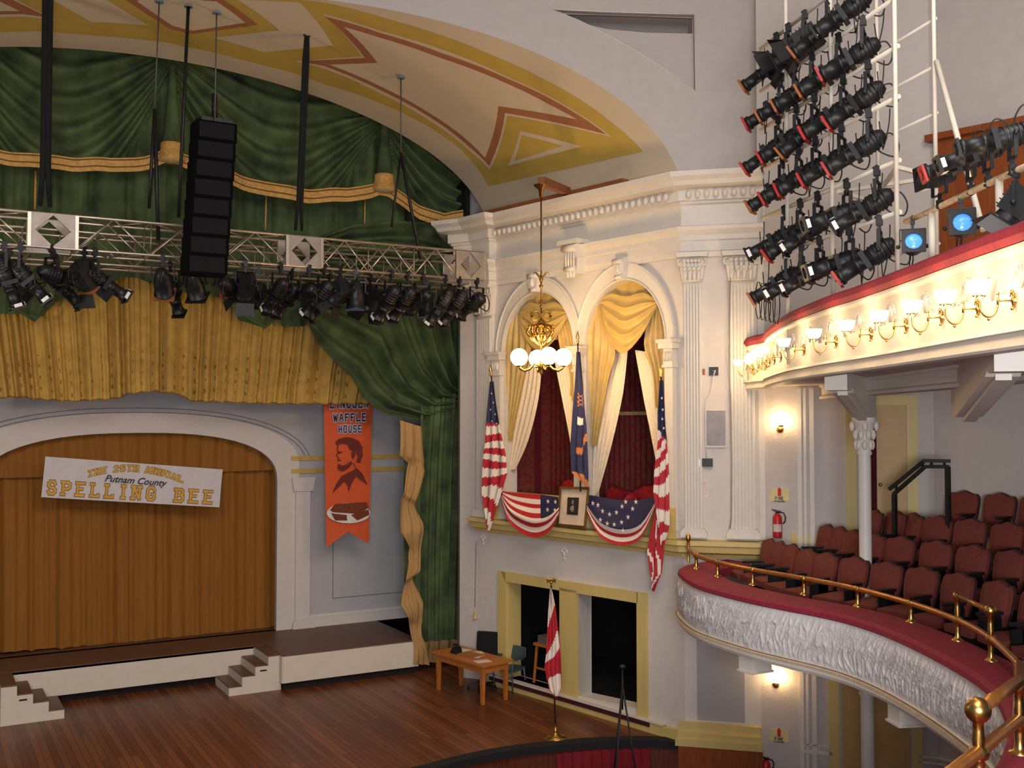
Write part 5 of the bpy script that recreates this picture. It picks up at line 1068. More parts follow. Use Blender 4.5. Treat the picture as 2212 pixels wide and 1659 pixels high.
def extinguisher(F, x, yt, yb, lab):
    u, z1 = F.uz(x, yt); z0 = F.uz(x, yb)[1]; H = z1-z0; root = thing('fire_extinguisher', F.P(u, .1, z0), lab, 'fire extinguisher'); red = mat('extinguisher_red', C(176, 28, 30), .35, var=.03)
    m = MB(); m.lathe([(.001, 0), (.07, .005), (.075, .03), (.075, H*.68), (.05, H*.78), (.025, H*.82), (.001, H*.82)], F.P(u, .1, z0), n=16); m.build('cylinder', red, root)
    m = MB(); m.lathe([(.028, H*.8), (.028, H*.88)], F.P(u, .1, z0), n=10); m.bar(F.P(u-.09, .1, z0+H*.94), F.P(u+.06, .1, z0+H*.88), .02); m.bar(F.P(u-.06, .1, z0+H*.9), F.P(u+.05, .1, z0+H*.84), .015); m.build('valve_handle', black, root)
    m = MB(); m.tube([F.P(u, .1, z0+H*.86), F.P(u+.1, .1, z0+H*.84), F.P(u+.13, .1, z0+H*.7), F.P(u+.12, .1, z0+H*.55), F.P(u+.09, .1, z0+H*.48)], .012, 6); m.build('hose', black, root)
    m = MB(); m.grid(lambda a, b: F.P(u, .1, z0+H*(.22+.25*b))+(F.n*math.cos(a*2-1)+F.d*math.sin(a*2-1))*.077, 8, 2); m.build('label_sticker', mat('pale_sticker', C(206, 190, 180), .6), root)
extinguisher(W3, 1680, 1096, 1161, 'red fire extinguisher hung on the white wall below the upper fire sign'); extinguisher(W3, 1655, 1628, 1680, 'red fire extinguisher at the foot of the wall below the lower balcony')
def firesign(F, x, y, w, h, lab):
    u, z = F.uz(x, y); root = thing('fire_sign', F.P(u, .01, z-h/2), lab, 'sign'); m = MB(); m.prism([[(u-w/2, z-h/2), (u+w/2, z-h/2), (u+w/2, z+h/2), (u-w/2, z+h/2)]], F.P, 0, .015); m.build('plate', mat('beige_sign_plate', C(214, 196, 138), .6), root)
    m = MB(); m.prism([[(u-.028, z-.02), (u+.028, z-.02), (u+.028, z+.09), (u, z+.13), (u-.028, z+.09)]], F.P, .015, .02); m.build('extinguisher_symbol', mat('sign_red', C(190, 40, 40), .6), root)
    m = MB(); s_ = -1 if F.P(1, 0, 0).dot(Vector((sa, -ca, 0))) < F.P(0, 0, 0).dot(Vector((sa, -ca, 0))) else 1
    for txt, zz, hh in (('FIRE', -.08, .045), ('EXTINGUISHER', -.115, .02)):
        Wt = textw(txt)-.2; wd = .13 if hh > .03 else .17
        strokes(m, txt, lambda a, b: F.P(u+s_*(a/Wt-.5)*wd, .02, z+zz+b*hh), 1, .24, serif=False)
    m.build('lettering', mat('dark_ink', C(40, 34, 50), .7), root)
firesign(W3, 1684, 1069, .3, .2, 'beige sign with red extinguisher symbol on the wall beside the front seat row'); firesign(W3, 1683, 1588, .3, .2, 'beige sign with red extinguisher symbol below the lower wall sconce')
def plate(nm, F, x0, y0, x1, y1, dp, mt, lab, cat):
    u0, z1 = F.uz(x0, y0); u1, z0 = F.uz(x1, y1); m = MB(); m.prism([[(u0, z0), (u1, z0), (u1, z1), (u0, z1)]], F.P, 0, dp); return m
root = thing('flat_speaker', SG.px(1546, 966), 'flat grey rectangular wall speaker between the two fluted pilasters', 'speaker')
plate('g', SG, 1524, 884, 1569, 966, .06, None, '', '').build('box', steelwhite, root); plate('g', SG, 1526, 887, 1568, 963, .065, None, '', '').build('grille', mat('grey_grille', C(150, 146, 150), .7), root)
root = thing('wall_lantern', SG.px(1523, 1008), 'small chrome and black box fitting on the wall below the grey speaker', 'fitting')
plate('g', SG, 1508, 992, 1516, 1008, .1, None, '', '').build('chrome_face', mat('chrome', C(200, 200, 196), .15, 1), root); plate('g', SG, 1514, 990, 1540, 1008, .08, None, '', '').build('body', black, root)
root = thing('switch_plate', SG.px(1542, 811), 'square black connection plate with a cable stub, beside the small red-brown plate', 'wall plate'); plate('g', SG, 1532, 793, 1552, 811, .03, None, '', '').build('plate', black, root)
m = MB(); m.tube([SG.px(1540, 802, .04), SG.px(1545, 800, .06), SG.px(1541, 812, .05)], .012, 6); m.build('connector', steelwhite, root)
plate('g', SG, 1513, 797, 1523, 810, .02, None, '', '').build('small_plate', mat('red_brown_plate', C(150, 92, 76), .6), label='tiny red-brown wall plate beside the black connection plate', cat='wall plate')
m = plate('g', SG, 1503, 1036, 1530, 1074, .008, None, '', ''); root = thing('paper_notice', SG.px(1516, 1074), 'faded white paper notice with pale red lines between the fluted pilasters', 'notice'); m.build('sheet', mat('notice_paper', C(214, 202, 198), .7), root)
m = MB()
for y in (1042, 1047, 1054, 1059, 1066, 1070): m.bar(SG.px(1507, y, .011), SG.px(1526, y+.3, .011), .012, .003)
m.build('printed_lines', mat('faded_red_print', C(200, 152, 148), .7), root)
m = MB(); m.tube([SG.px(x, y, .03) for x, y in ((1541, 812), (1534, 850), (1524, 862), (1523, 880), (1524, 960), (1526, 990))], .007, 5); m.build('wall_cable', steelwhite, label='thin white cable running down from the black plate to the grey speaker', cat='cable')
m = MB(); m.tube([SG.px(x, y, .15) for x, y in ((1578, 560), (1576, 740), (1574, 755))]+[SG.px(1575, 800, .16), SG.px(1579, 860, .16), SG.px(1581, 1000, .16), SG.px(1580, 1120, .16), SG.px(1573, 1160, .16)], .008, 5); m.build('pilaster_cable', mat('grey_cable', C(150, 136, 120), .7), label='thin grey cable running down the edge of the outer fluted pilaster', cat='cable')
# small domed ceiling shell above the sconce, wooden panelling on the upper level
m = MB(); F = W3; u0, u1 = pxr(W3, 1870), W3.L; q = [(u0, 6.3), (W3.L, 6.3), (W3.L, 7.75), (pxr(W3, 1990), 7.72), (pxr(W3, 1915), 7.62), (pxr(W3, 1895), 7.45), (pxr(W3, 1885), 7.2), (pxr(W3, 1872), 6.95)]
m.prism([q], W3.P, 0, .08); m.prism([[(0, 6.3), (6, 6.3), (6, 9.8), (.1, 9.8), (.1, 7.75), (0, 7.75)]], WR.P, 0, .1); m.prism([[(0, 9.8), (6, 9.8), (6, 9.9), (0, 9.9)]], WR.P, 0, .2)
for k in range(6): m.prism([[(.5+k*.8, 6.4), (.53+k*.8, 6.4), (.53+k*.8, 9.7), (.5+k*.8, 9.7)]], WR.P, .1, .115)
m.build('wall_panelling', redwood, kind='structure')
# ================================================ RIGGING AND STAGE LIGHTS
UPV = Vector((0, 0, 1))
# ---- lamp type: profile spotlight. local: pipe at origin, body swings below it, beam along +Y at zero tilt
gelcols = {'red': mat('red_gel_frame', C(160, 44, 38), .5, var=.2), 'orange': mat('orange_gel_frame', C(146, 84, 44), .5, var=.2), 'white': mat('white_tape_mark', C(220, 216, 210), .5), 'black': black, 'blue': mat('blue_lens_glass', (.1, .3, 1), .1, var=0, emit=1.0, ecol=(.05, .25, 1))}
lens = mat('dark_lens_glass', C(40, 44, 60), .08, var=0, spec=1)
def proto(kind, gel):
    r0 = thing('stage_light', (0, 0, 0), 'x', 'stage light')
    m = MB(); m.box((0, 0, 0), .05, .06, .09); m.tube([(0, -.03, .03), (0, .0, .055), (0, .04, .03)], .012, 6); m.box((0, 0, -.07), .03, .03, .1); m.build('clamp', black, r0, local=True)
    w = .12 if kind == 'profile' else .14; dp = -.3
    m = MB(); m.bar((-w, 0, -.1), (w, 0, -.1), .035, .012); m.bar((-w, 0, -.1), (-w, 0, dp), .035, .012); m.bar((w, 0, -.1), (w, 0, dp), .035, .012); m.ball((-w-.02, 0, dp), .025, 8); m.ball((w+.02, 0, dp), .025, 8); m.build('yoke', black, r0, local=True)
    b = MB()
    if kind == 'profile':
        b.lathe([(.001, -.27), (.05, -.265), (.075, -.23), (.095, -.16), (.1, -.05), (.09, .0), (.075, .03), (.072, .04)], (0, 0, 0), (0, 1, 0), 14)
        b.box((0, .05, 0), .19, .05, .19); b.lathe([(.07, .07), (.07, .12), (.08, .125), (.08, .15), (.07, .155), (.07, .3), (.084, .305), (.084, .34), (.07, .342)], (0, 0, 0), (0, 1, 0), 14)
        for k in range(5): b.lathe([(.1, -.2+.04*k), (.108, -.19+.04*k), (.1, -.18+.04*k)], (0, 0, 0), (0, 1, 0), 14)
        L = .45; s_ = .085
        for v_ in b.v: v_.y += .1
    elif kind == 'par':
        b.lathe([(.001, -.22), (.06, -.21), (.085, -.14), (.11, -.05), (.12, .0), (.12, .14), (.13, .145), (.13, .16)], (0, 0, 0), (0, 1, 0), 16); L = .205; s_ = .13
        for v_ in b.v: v_.y += .04
    else:
        b.box((0, -.03, 0), .22, .26, .24); b.lathe([(.11, .1), (.12, .16)], (0, 0, 0), (0, 1, 0), 16); L = .165; s_ = .13
        for k in range(5): b.box((0, -.11+.045*k, .13), .2, .012, .03)
    body = b.build('body', black, r0, local=True); body.location = (0, 0, dp)
    m = MB(); fr = [(-s_, -s_), (s_, -s_), (s_, s_), (-s_, s_)]; hl = [(s_*.72*math.cos(a*math.pi/6), s_*.72*math.sin(a*math.pi/6)) for a in range(12)]
    m.prism([fr, hl], lambda u, w_, z: Vector((u, L+w_, z)), 0, .025); m.build('gel_frame', gelcols[gel] if gel in ('red', 'orange') else black, body, local=True)
    if gel == 'white': m = MB(); m.box((0, L-.02, s_+.001), .1, .05, .004); m.box((-s_*.99, L-.02, 0), .004, .04, .09); m.box((s_*.99, L-.02, 0), .004, .04, .09); m.build('tape_mark', gelcols['white'], body, local=True)
    if gel in ('red', 'orange'): m = MB(); m.lathe([(.001, L-.012), (s_*.73, L-.012)], (0, 0, 0), (0, 1, 0), 16); m.build('gel_filter', gelcols[gel], body, local=True)
    else: m = MB(); m.lathe([(.001, L+.01), (s_*.5, L+.004), (s_*.73, L-.012)], (0, 0, 0), (0, 1, 0), 16); m.build('lens', gelcols['blue'] if gel == 'blue' else lens, body, local=True)
    if kind == 'fresnel':
        m = MB()
        for a, b_ in ((0, 1), (0, -1), (1, 0), (-1, 0)):
            x = Vector((a, 0, b_)); y = Vector((b_, 0, a)); p = x*.13+Vector((0, L+.02, 0)); m.add([p-y*.11, p+y*.11, p+y*.13+x*.1+Vector((0, .14, 0)), p-y*.13+x*.1+Vector((0, .14, 0))], [(0, 1, 2, 3)])
        m.build('barn_doors', black, body, local=True)
    m = MB(); m.tube([Vector(q) for q in smooth([(.0, -.14, 0), (.02, -.22, -.03), (.03, -.22, -.16), (.03, -.14, -.24), (.0, -.06, -.16), (0, -.02, -.05)], 4)], .008, 5); m.build('power_cord', black, body, local=True)
    return r0
PROT = {}
def light(P_, d, kind, gel, label, group, scale=1.0, up=False):
    key = (kind, gel)
    if key not in PROT: PROT[key] = proto(kind, gel); o = PROT[key]; PROT[key] = (o, tree_of(o))
    else: o = copy_tree(PROT[key][0], None, PROT[key][1])
    d = d.normalized(); o.location = P_; hz = math.atan2(-d.x, d.y); tilt = math.atan2(d.z, math.hypot(d.x, d.y)); o.scale = (scale,)*3
    o.rotation_euler = (0, math.pi if up else 0, hz)
    for ch in o.children:
        if ch.name.startswith('body'): ch.rotation_euler = (-tilt if up else tilt, 0, 0)
    o['label'] = label; o['group'] = group; return o
def aim_px(P_, lx, ly, L=.42, pd=.3):                        # direction of a lamp body hung at P_ whose front shows at (lx, ly)
    q = P_-UPV*pd; Fw = Vector((ca*cp, sa*cp, sp)); R_ = Vector((sa, -ca, 0)); U_ = Vector((-ca*sp, -sa*sp, cp)); r = q-O; dep = r.dot(Fw)
    X0 = 1106+FPX*r.dot(R_)/dep; Y0 = 829.5-FPX*r.dot(U_)/dep; a = (lx-X0)/FPX*dep; b = -(ly-Y0)/FPX*dep; n = math.hypot(a, b)
    if n >= L*.98: a, b = a/n*L*.98, b/n*L*.98; n = L*.98
    c = math.sqrt(L*L-n*n); return (R_*a+U_*b+Fw*c*.9).normalized()

# ---- lighting truss
YT0, ZT0, ZT1 = 17.6, 8.08, 8.61
PT0 = PY(YT0); xe = PT0(1043, 575).x
tr = thing('lighting_truss', (3, YT0, ZT0), 'long aluminium box truss with diamond corner plates hanging across the stage', 'truss')
def truss_run(y0, y1, x0, x1, gaps):
    m = MB()
    for y in (y0, y1):
        for z in (ZT0, ZT1): m.tube([(x0, y, z), (x1, y, z)], .024, 8)
    m.build('chord', alu, tr); m = MB(); segs = []
    a = x0
    for g0, g1 in gaps+[(x1, x1)]: segs.append((a, g0)); a = g1
    for a, b in segs:
        n = max(1, round((b-a)/1.05)); w = (b-a)/n
        for k in range(n):
            p, q, c = a+k*w, a+(k+1)*w, a+(k+.5)*w
            for y in (y0, y1):
                m.tube([(p, y, ZT0), (c, y, ZT1)], .014, 6); m.tube([(c, y, ZT1), (q, y, ZT0)], .014, 6); m.tube([(p, y, ZT0), (p, y, ZT1)], .014, 6); m.tube([(q, y, ZT0), (q, y, ZT1)], .014, 6)
            for z in (ZT0, ZT1): m.tube([(p, y0, z), (c, y1, z)], .012, 6); m.tube([(c, y1, z), (q, y0, z)], .012, 6); m.tube([(p, y0, z), (p, y1, z)], .012, 6)
        if b > a: m.build('lacing', alu, tr); m = MB()
gp = [(PT0(66, 480).x, PT0(163, 480).x), (PT0(622, 530).x, PT0(692, 530).x), (PT0(988, 570).x, xe)]
truss_run(YT0, YT0+.6, -3.2, xe, gp); truss_run(YT0+1.45, YT0+2.05, -3.2, xe, [(a, b) for a, b in gp])
for g0, g1 in gp:
    for x in (g0, g1-.0):
        pass
    for yy in (YT0, YT0+.6):
        m = MB()
        sq = [(g0, ZT0), (g1, ZT0), (g1, ZT1), (g0, ZT1)]; cx, cz = (g0+g1)/2, (ZT0+ZT1)/2; rx, r = (g1-g0)*.4, (ZT1-ZT0)*.46; dm = [(cx, cz-r), (cx+rx, cz), (cx, cz+r), (cx-rx, cz)]
        m.prism([sq, dm], lambda u, w, z: Vector((u, yy-w, z)), -.01, .03)
        m.build('corner_plate', mat('brushed_plate', C(150, 138, 128), .45, .4), tr)
    m = MB()
    for z in (ZT0, ZT1):
        for x in (g0+.04, g1-.04): m.tube([(x, YT0+.6, z), (x, YT0+1.45, z)], .024, 8)
    m.build('link_chord', alu, tr)
    for sgn in (-1, 1): m = MB(); m.bar((g0-.02 if sgn < 0 else g1+.02, YT0-.02, ZT0), (g0-.02 if sgn < 0 else g1+.02, YT0-.02, ZT1), .05); m.build('end_plate', alu, tr)
# fixtures on the truss: (clamp x, row, lens x, lens y, kind, gel, label)
TL_ = [(8, 0, 30, 662, 'profile', 'white', 'black spotlight at the frame edge end of the truss, aimed steeply down'),
       (44, 0, 96, 650, 'profile', 'white', 'second black spotlight from the frame edge, aimed down towards the pennant'),
       (20, 1, 48, 622, 'fresnel', 'black', 'stubby black spotlight tucked behind the two at the frame edge'),
       (112, 0, 148, 606, 'profile', 'white', 'black spotlight below the first diamond plate, upper of the crossing pair'),
       (118, 1, 158, 655, 'profile', 'black', 'black spotlight below the first diamond plate, lower of the crossing pair'),
       (205, 0, 252, 634, 'profile', 'white', 'black spotlight past the first diamond plate with a bright white mark on its nose'),
       (182, 0, 190, 620, 'fresnel', 'orange', 'black lamp with orange filter hanging beside the white-marked spotlight'),
       (352, 0, 348, 630, 'par', 'orange', 'round black lamp with orange filter left of the hanging speaker column'),
       (368, 1, 371, 668, 'profile', 'black', 'long black spotlight pointing straight down left of the speaker column'),
       (420, 0, 420, 636, 'par', 'black', 'round black lamp peeping out under the speaker column'),
       (488, 0, 487, 618, 'par', 'red', 'round black lamp with red filter at the far side of the speaker column'),
       (530, 0, 522, 644, 'fresnel', 'black', 'boxy black lamp just beyond the speaker column'),
       (560, 1, 548, 648, 'profile', 'white', 'black spotlight with white mark beside the boxy lamp'),
       (606, 0, 568, 664, 'profile', 'white', 'black spotlight, first of the pair aimed over the green tail of the curtain'),
       (630, 1, 588, 672, 'profile', 'white', 'black spotlight, second of the pair aimed over the green tail of the curtain'),
       (668, 0, 636, 628, 'profile', 'white', 'black spotlight clamped under the middle diamond plate'),
       (700, 0, 656, 676, 'profile', 'white', 'black spotlight right after the middle diamond plate, upper one'),
       (712, 1, 660, 692, 'profile', 'white', 'black spotlight right after the middle diamond plate, lower one'),
       (735, 0, 712, 652, 'fresnel', 'black', 'boxy black lamp after the crossing spotlights by the middle plate'),
       (768, 0, 766, 700, 'par', 'blue', 'round black lamp with a faint blue lens hanging over the green swag'),
       (800, 1, 790, 672, 'fresnel', 'black', 'boxy black lamp over the green swag beyond the blue lens'),
       (846, 0, 811, 684, 'profile', 'white', 'black spotlight, first of three parallel ones over the green swag'),
       (880, 0, 845, 682, 'profile', 'white', 'black spotlight, second of three parallel ones over the green swag'),
       (914, 0, 880, 664, 'profile', 'white', 'black spotlight, third of three parallel ones over the green swag'),
       (922, 1, 921, 720, 'par', 'white', 'round black lamp pointing straight down near the white box wall'),
       (962, 0, 926, 700, 'profile', 'white', 'black spotlight beside the downward lamp, aimed across the swag'),
       (992, 0, 957, 696, 'profile', 'white', 'black spotlight under the last diamond plate'),
       (1030, 0, 996, 676, 'profile', 'white', 'last black spotlight of the truss, in front of the white corner pilaster')]
for cx, row_, lx, ly, kd, gl, lab in TL_:
    yy = YT0 if row_ == 0 else YT0+.6; q = PY(yy)(cx, 560); P_ = Vector((q.x, yy, ZT0-.02)); light(P_, aim_px(P_, lx, ly, .56 if kd == 'profile' else .25, .39), kd, gl, lab, 'spotlights hanging from the truss', 1.3)
# hangers
def strap(x0, y0, x1, y1, Y, w, lab, nm='hanging_strap', loop=True):
    P_ = PY(Y); a, b = P_(x0, y0), P_(x1, y1); root = thing(nm, b, lab, 'strap' if nm == 'hanging_strap' else 'rod'); m = MB()
    for sgn in (-1, 1): m.tube([a+Vector((sgn*w*.3, 0, 0)), a.lerp(b, .12)+Vector((sgn*w*.5, 0, 0)), a.lerp(b, .5)+Vector((sgn*w*.35, 0, 0)), a.lerp(b, .85)+Vector((sgn*w*.5, 0, 0)), b+Vector((sgn*w, 0, 0))], [w*.5, w*.62, w*.75, w*.62, w*.45], 8)
    m.build('webbing', blackcloth, root); m = MB(); m.tube([a-Vector((w, 0, 0)), a+Vector((0, 0, w)), a+Vector((w, 0, 0))], w*.3, 6); m.build('shackle', black, root)
strap(104, -60, 97, 446, YT0+.3, .075, 'thick black strap rising from the first diamond plate'); strap(663, 78, 645, 498, YT0+.3, .06, 'thick black strap rising to the painted ceiling above the middle diamond plate')
def rod(x0, y0, x1, y1, Y, r, lab, m_=None, rose=True, extra=None):
    P_ = PY(Y); a, b = P_(x0, y0), P_(x1, y1); root = thing('hanging_rod', b, lab, 'rod'); m = MB(); m.tube([a, b], r, 7); m.build('rod', m_ or black, root)
    if rose: m = MB(); m.lathe([(.07, -.015), (.075, 0), (.05, .03), (.001, .05)], a, n=14); m.build('ceiling_rose', mat('grey_blue_rose', C(110, 120, 124), .5), root)
    if extra:
        for e in extra: m = MB(); m.tube([PY(Y)(*e[0]), PY(Y)(*e[1])], e[2], 6); m.build('bridle_leg', black, root)
grod = mat('grey_steel_rod', C(92, 90, 88), .5, .5)
rod(344, 4, 334, 240, YT0+.3, .012, 'thin grey chain dropping from the ceiling left of the speaker column', grod, extra=[((334, 236), (322, 450), .03), ((334, 236), (342, 520), .035)])
rod(407, 14, 386, 470, YT0+.3, .03, 'straight black pipe dropping from the ceiling rose beside the speaker column'); rod(468, 28, 464, 262, 16.9, .012, 'thin cable pair holding the black speaker column', grod)
rod(866, 168, 866, 330, YT0+.3, .012, 'thin grey rod with a black two-legged bridle near the box wall', grod, extra=[((866, 330), (846, 490), .022), ((866, 330), (908, 560), .03)])
# line array speaker
PA = PY(16.9); root = thing('speaker_column', PA(465, 600), 'tall black column of stacked loudspeaker boxes hanging in front of the truss', 'speaker')
m = MB(); t0, b0_ = PA(470, 262), PA(446, 592); hw_ = (PA(513, 400).x-PA(425, 400).x)/2
m.box(t0+Vector((0, .2, .03)), hw_*1.5, .3, .08); m.tube([t0+Vector((-.02, .1, .05)), PA(466, 200)+Vector((0, .1, 0))], .05, 7); m.build('fly_frame', black, root)
for k in range(8):
    c = t0.lerp(b0_, (k+.5)/8); h = (t0.z-b0_.z)/8*.985; cy = c+Vector((0, .22+.0*k, 0)); m = MB()
    m.hexa([cy+Vector((sx*hw_, sy*.22, -h/2)) for sx, sy in ((-1, -1), (1, -1), (1, 1), (-1, 1))]+[cy+Vector((sx*hw_, sy*.22, h/2)) for sx, sy in ((-1, -1), (1, -1), (1, 1), (-1, 1))]); cab = m.build('cabinet', mat('matt_black_cabinet', (.002, .002, .0025), .95, var=0, spec=.1), root)
    m = MB(); m.box(cy+Vector((0, -.225, 0)), hw_*1.7, .012, h*.8); m.build('grille', mat('dark_grille_cloth', C(8, 8, 12), .95, var=.3, scale=60), cab)

# ---- pipe racks with spotlights on the upper balcony
RK = Frame((8.95, 7.45), (9.78, 10.05)); K2 = Frame((9.57, 7.45), (10.4, 10.1))
def ru(F, x): return F.uz(x, 350)[0]
zr = [10.46, 9.88, 9.35, 8.81, 8.13, 7.58]
rack = thing('pipe_rack', RK.P(0, 0, 6.1), 'white pipe scaffold ladder carrying rows of spotlights above the upper balcony', 'rack')
for x in (1936, 1797, 1700): u = ru(RK, x); m = MB(); m.tube([RK.P(u, 0, 6.1), RK.P(u, 0, 13.5)], .026, 10); m.build('upright', steelwhite, rack)
u0, u1 = ru(RK, 1938), ru(RK, 1640)
for z in zr: m = MB(); m.tube([RK.P(u0, -.03, z), RK.P(u1, -.03, z)], .026, 10); m.build('rung', steelwhite, rack)
r2 = thing('pipe_rack', K2.P(0, 0, 6.1), 'plain white pipe ladder without lamps, standing behind the loaded rack', 'rack')
for x in (2021, 1897): u = ru(K2, x); m = MB(); m.tube([K2.P(u, 0, 6.1), K2.P(u, 0, 13.5)], .024, 10); m.build('upright', steelwhite, r2)
v0, v1 = ru(K2, 2021), ru(K2, 1760)
for z in (10.3, 9.77, 9.25, 8.73, 8.1, 7.3): m = MB(); m.tube([K2.P(v0, -.03, z), K2.P(v1, -.03, z)], .018, 8); m.build('rung', steelwhite, r2)
m = MB()
for a, b in (((u0, RK), (v0, K2)), ((u0+1.2, RK), (v0+1.25, K2)), ((u0+1.2, RK), (v0, K2)), ((u0, RK), (v0+1.25, K2))): m.bar(a[1].P(a[0], 0, 8.05), b[1].P(b[0], 0, 8.02), .04)
m.build('tie_frame', steelwhite, rack)
m = MB(); m.tube([atd(2023, 132, 11.25), atd(2124, 498, 10.2)], .03, 8); m.build('bracing_pipe', steelwhite, label='slanting white bracing pipe crossing in front of the brown panelling', cat='pipe')
aimd = Vector((-.46, .76, -.5)); names_r = ['top', 'second', 'third', 'fourth', 'fifth', 'lowest']
cl = [[1852, 1795, 1742, 1706, 1680], [1868, 1815, 1757, 1719, 1690], [1878, 1824, 1761, 1722, 1682], [1878, 1819, 1763, 1726, 1692], [1894, 1829, 1766, 1728, 1694], [1898, 1833, 1769, 1730, 1698]]
gl_ = [['black', 'orange', 'black', 'black', 'orange'], ['red', 'orange', 'orange', 'orange', 'red'], ['red', 'red', 'orange', 'red', 'red'], ['red', 'red', 'red', 'red', 'orange'], ['white', 'white', 'white', 'red', 'white'], ['red', 'white', 'white', 'white', 'orange']]
pos = ['nearest the frame edge', 'second from the frame edge', 'in the middle', 'second from the pilaster end', 'at the pilaster end']
rnd = random.Random(3)
for r_, z in enumerate(zr):
    for k, x in enumerate(cl[r_]):
        u = ru(RK, x); P_ = RK.P(u, .0, z-.03); kd = 'fresnel' if (r_ == 0 and k in (2, 3)) else 'profile'; a = Vector((aimd.x+rnd.uniform(-.1, .1), aimd.y+rnd.uniform(-.08, .08), aimd.z+rnd.uniform(-.1, .1)))
        if r_ in (4, 5) and k == 1: a = Vector((-.75, .45, -.25))
        g_ = gl_[r_][k]
        light(P_, a, kd, g_, 'black spotlight with %s nose, %s rack rung, %s' % ({'red': 'a red-framed', 'orange': 'an orange-brown', 'white': 'a white-marked', 'black': 'a plain black'}[g_], names_r[r_], pos[k]), 'spotlights on the white pipe rack', 1.13)
# looping cables between rungs
cb = thing('cable_bundle', RK.P(1.2, .1, 7.0), 'thin black cables looping down between the spotlights of the white rack', 'cable', kind='stuff')
m = MB()
for r_, z in enumerate(zr):
    for k in range(7):
        u = u0+.15+(u1-u0-.2)*k/6.5+rnd.uniform(-.05, .05); dz = rnd.uniform(.32, .62); w_ = rnd.uniform(.07, .16); off = rnd.uniform(-.03, .1)
        m.tube([RK.P(u+w_*(1-math.cos(t*math.pi))*.5*(1 if t < 1 else 1)+.0, off, z-.1-dz*math.sin(t*math.pi/2*1.0 if t <= 1 else 0)) if t <= 1 else RK.P(u+w_+w_*.6*(t-1), off, z-.1-dz*(1-(t-1))) for t in [j*.1 for j in range(19)]], .007, 5)
for k in range(5):
    u = u1-.05-.13*k; m.tube([RK.P(u-.1*math.cos(j*.6283), .05, 7.0-k*.03-.26*math.sin(j*.6283)) for j in range(11)], .007, 5)
m.build('cables', black, cb)
# front pipe rail with its lamps
ra, rb_ = [atz(x, y, 7.25) for x, y in ((1956, 479), (2158, 386), (2209, 364), (2300, 322))][0:2], None
pr = thing('pipe_rail', ra[1], 'scuffed white pipe rail on short posts along the upper balcony, carrying a few lamps', 'rail')
rp_ = [atz(x, y, 7.25) for x, y in ((1956, 479), (2012, 455), (2085, 420), (2158, 386), (2209, 363), (2290, 325))]
m = MB(); m.tube(rp_, .026, 10); m.build('bar', mat('scuffed_pipe', C(200, 176, 140), .5, var=.3, scale=20), pr)
for x in (2012, 2158): q = atz(x, {2012: 455, 2158: 386}[x], 7.25); m = MB(); m.tube([q, Vector((q.x, q.y, 6.7))], .03, 10); m.build('post', steelwhite, pr)
for x, y, d, kd, g_, lab, up_ in ((2030, 446, Vector((-.92, .38, -.1)), 'par', 'white', 'black lamp standing on the pipe rail, its round nose towards the white rack', True), (2098, 415, Vector((-.75, .6, -.3)), 'profile', 'red', 'black spotlight with red nose frame standing on the pipe rail', True),
                              (2135, 397, Vector((-.75, .6, -.3)), 'profile', 'white', 'black spotlight with white mark standing on the pipe rail', True), (2188, 372, Vector((-.7, .65, -.2)), 'profile', 'black', 'plain black spotlight standing on the pipe rail at the frame edge', True),
                              (1971, 472, Vector((-.7, -.62, .12)), 'par', 'blue', 'lamp with bright blue lens hanging at the free end of the pipe rail', False), (2075, 425, Vector((-.72, -.62, .08)), 'par', 'blue', 'lamp with deep blue lens hanging below the middle of the pipe rail', False), (2196, 368, Vector((-.2, .5, -.7)), 'fresnel', 'black', 'boxy black lamp hanging below the pipe rail at the frame edge', False)):
    P_ = atz(x, y, 7.25); light(P_+Vector((0, 0, .02 if up_ else -.02)), d, kd, g_, lab, 'lamps on the pipe rail', .8 if kd != 'profile' else .85, up=up_)

# ---- chandelier
cb_ = BX.P(2.47, .3, 9.6); cc = atd(1169, 600, 17.85); cx_, cy_ = cc.x, cc.y; zt = atd(1168, 404, 17.85).z
ch = thing('chandelier', (cx_, cy_, 6.3), 'lit brass chandelier with white glass globes hanging in front of the box arches', 'chandelier')
m = MB(); a = Vector((cx_, cy_, zt+.12)); b = BX.P(2.47, .32, 9.64); m.bar(a, b, .12, .14); m.build('bracket_arm', mat('brown_painted_beam', C(132, 76, 44), .6), ch)
ab = mat('aged_brass', C(150, 112, 52), .3, 1, var=.15)
V_ = lambda x, y, z: Vector((cx_+x, cy_+y, z))
zY = lambda y: atd(1169, y, 17.85).z
m = MB(); m.lathe([(.13, 0), (.12, -.03), (.05, -.08), (.035, -.2), (.014, -.22)], V_(0, 0, zt+.05), n=14); m.build('canopy', ab, ch)
m = MB(); m.tube([V_(0, 0, zt-.1), V_(0, 0, zY(775))], .014, 8)
for y, r in ((618, .035), (655, .03), (662, .025), (695, .03)): m.ball(V_(0, 0, zY(y)), r, 10)
m.build('stem', ab, ch)
Rr = Vector((sa, -ca, 0)); Fr_ = Vector((ca, sa, 0))
m = MB()
for k in range(4):
    a = k*math.pi/2; dd = Rr*math.cos(a)+Fr_*math.sin(a); m.tube([V_(0, 0, zY(612)), V_(0, 0, zY(598))+dd*.03, V_(0, 0, zY(590))+dd*.08, V_(0, 0, zY(588))+dd*.12, V_(0, 0, zY(593))+dd*.135], [.014, .018, .016, .01, .005], 6)
for k in range(6): a = k*math.pi/3; m.ball(V_(.03*math.cos(a), .03*math.sin(a), zY(653)), .025, 8, sq=(.6, .6, 1.6))
m.build('leaf_collar', ab, ch)
m = MB()
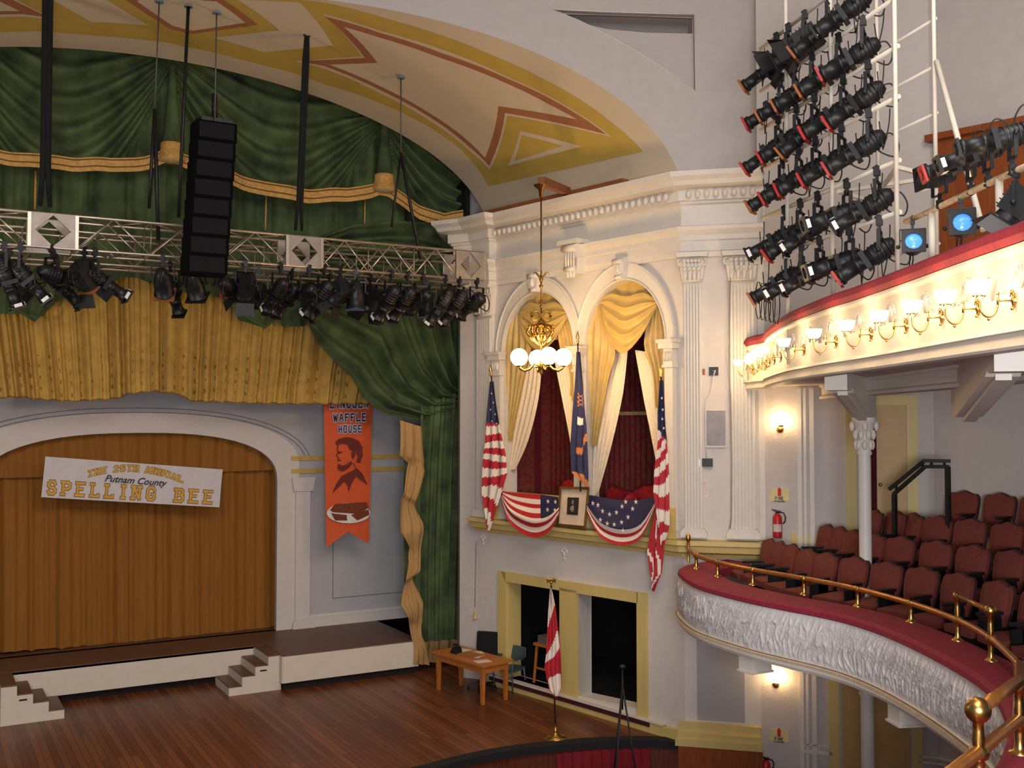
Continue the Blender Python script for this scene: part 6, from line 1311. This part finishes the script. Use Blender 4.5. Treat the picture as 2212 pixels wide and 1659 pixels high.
for s_ in (-1, 1):
    for j, rr in ((0, .085), (1, .065)): m.tube([V_(0, 0, zY(682))+Rr*s_*(.09+rr*math.cos(t*.6283))+Vector((0, 0, rr*math.sin(t*.6283)))+Fr_*(.03*j-.015) for t in range(11)], .016, 6)
    m.tube([V_(0, 0, zY(690)), V_(0, 0, zY(704))+Rr*s_*.1, V_(0, 0, zY(702))+Rr*s_*.2, V_(0, 0, zY(707))+Rr*s_*.24], .012, 6)
m.build('ribbon_bow', ab, ch)
m = MB()
for k in range(10):
    a = k*2*math.pi/10; dd = Rr*math.cos(a)+Fr_*math.sin(a); m.tube([V_(0, 0, zY(700))+dd*.03, V_(0, 0, zY(706))+dd*.2, V_(0, 0, zY(718))+dd*(.19+.05*(k % 2)), V_(0, 0, zY(734))+dd*.15, V_(0, 0, zY(745))+dd*.03], [.015, .026, .03, .024, .012], 7)
for k in range(14): a = k*2.4; m.ball(V_(0, 0, zY(712+(k % 5)*6))+(Rr*math.cos(a)+Fr_*math.sin(a))*.11, .035, 8, sq=(1, 1, .7))
m.build('flower_basket', mat('bright_brass', C(206, 150, 72), .22, 1), ch)
m = MB(); m.lathe([(.02, .2), (.05, .12), (.03, .05), (.06, 0), (.05, -.06), (.025, -.1), (.035, -.14), (.001, -.2)], V_(0, 0, zY(788)), n=14); m.build('hub', ab, ch)
gz = zY(772)
for k, (ang, dzg) in enumerate(((180, 0), (2, 0), (-73, -.0), (99, .03))):
    a = math.radians(ang); dd = Rr*math.cos(a)+Fr_*math.sin(a); hb = V_(0, 0, zY(790)); tp_ = V_(0, 0, gz-.14)+dd*.38
    m = MB(); m.tube([hb+dd*.03, hb+dd*.12+UPV*.02, hb+dd*.2-UPV*.06, hb+dd*.29-UPV*.09, hb+dd*.36-UPV*.05, tp_], .022, 8); m.lathe([(.02, -.03), (.05, 0), (.065, .02)], tp_, n=12); am = m.build('arm', ab, ch)
    m = MB(); m.ball(tp_+UPV*.14, .15, 18); m.build('glass_globe', glow, am)
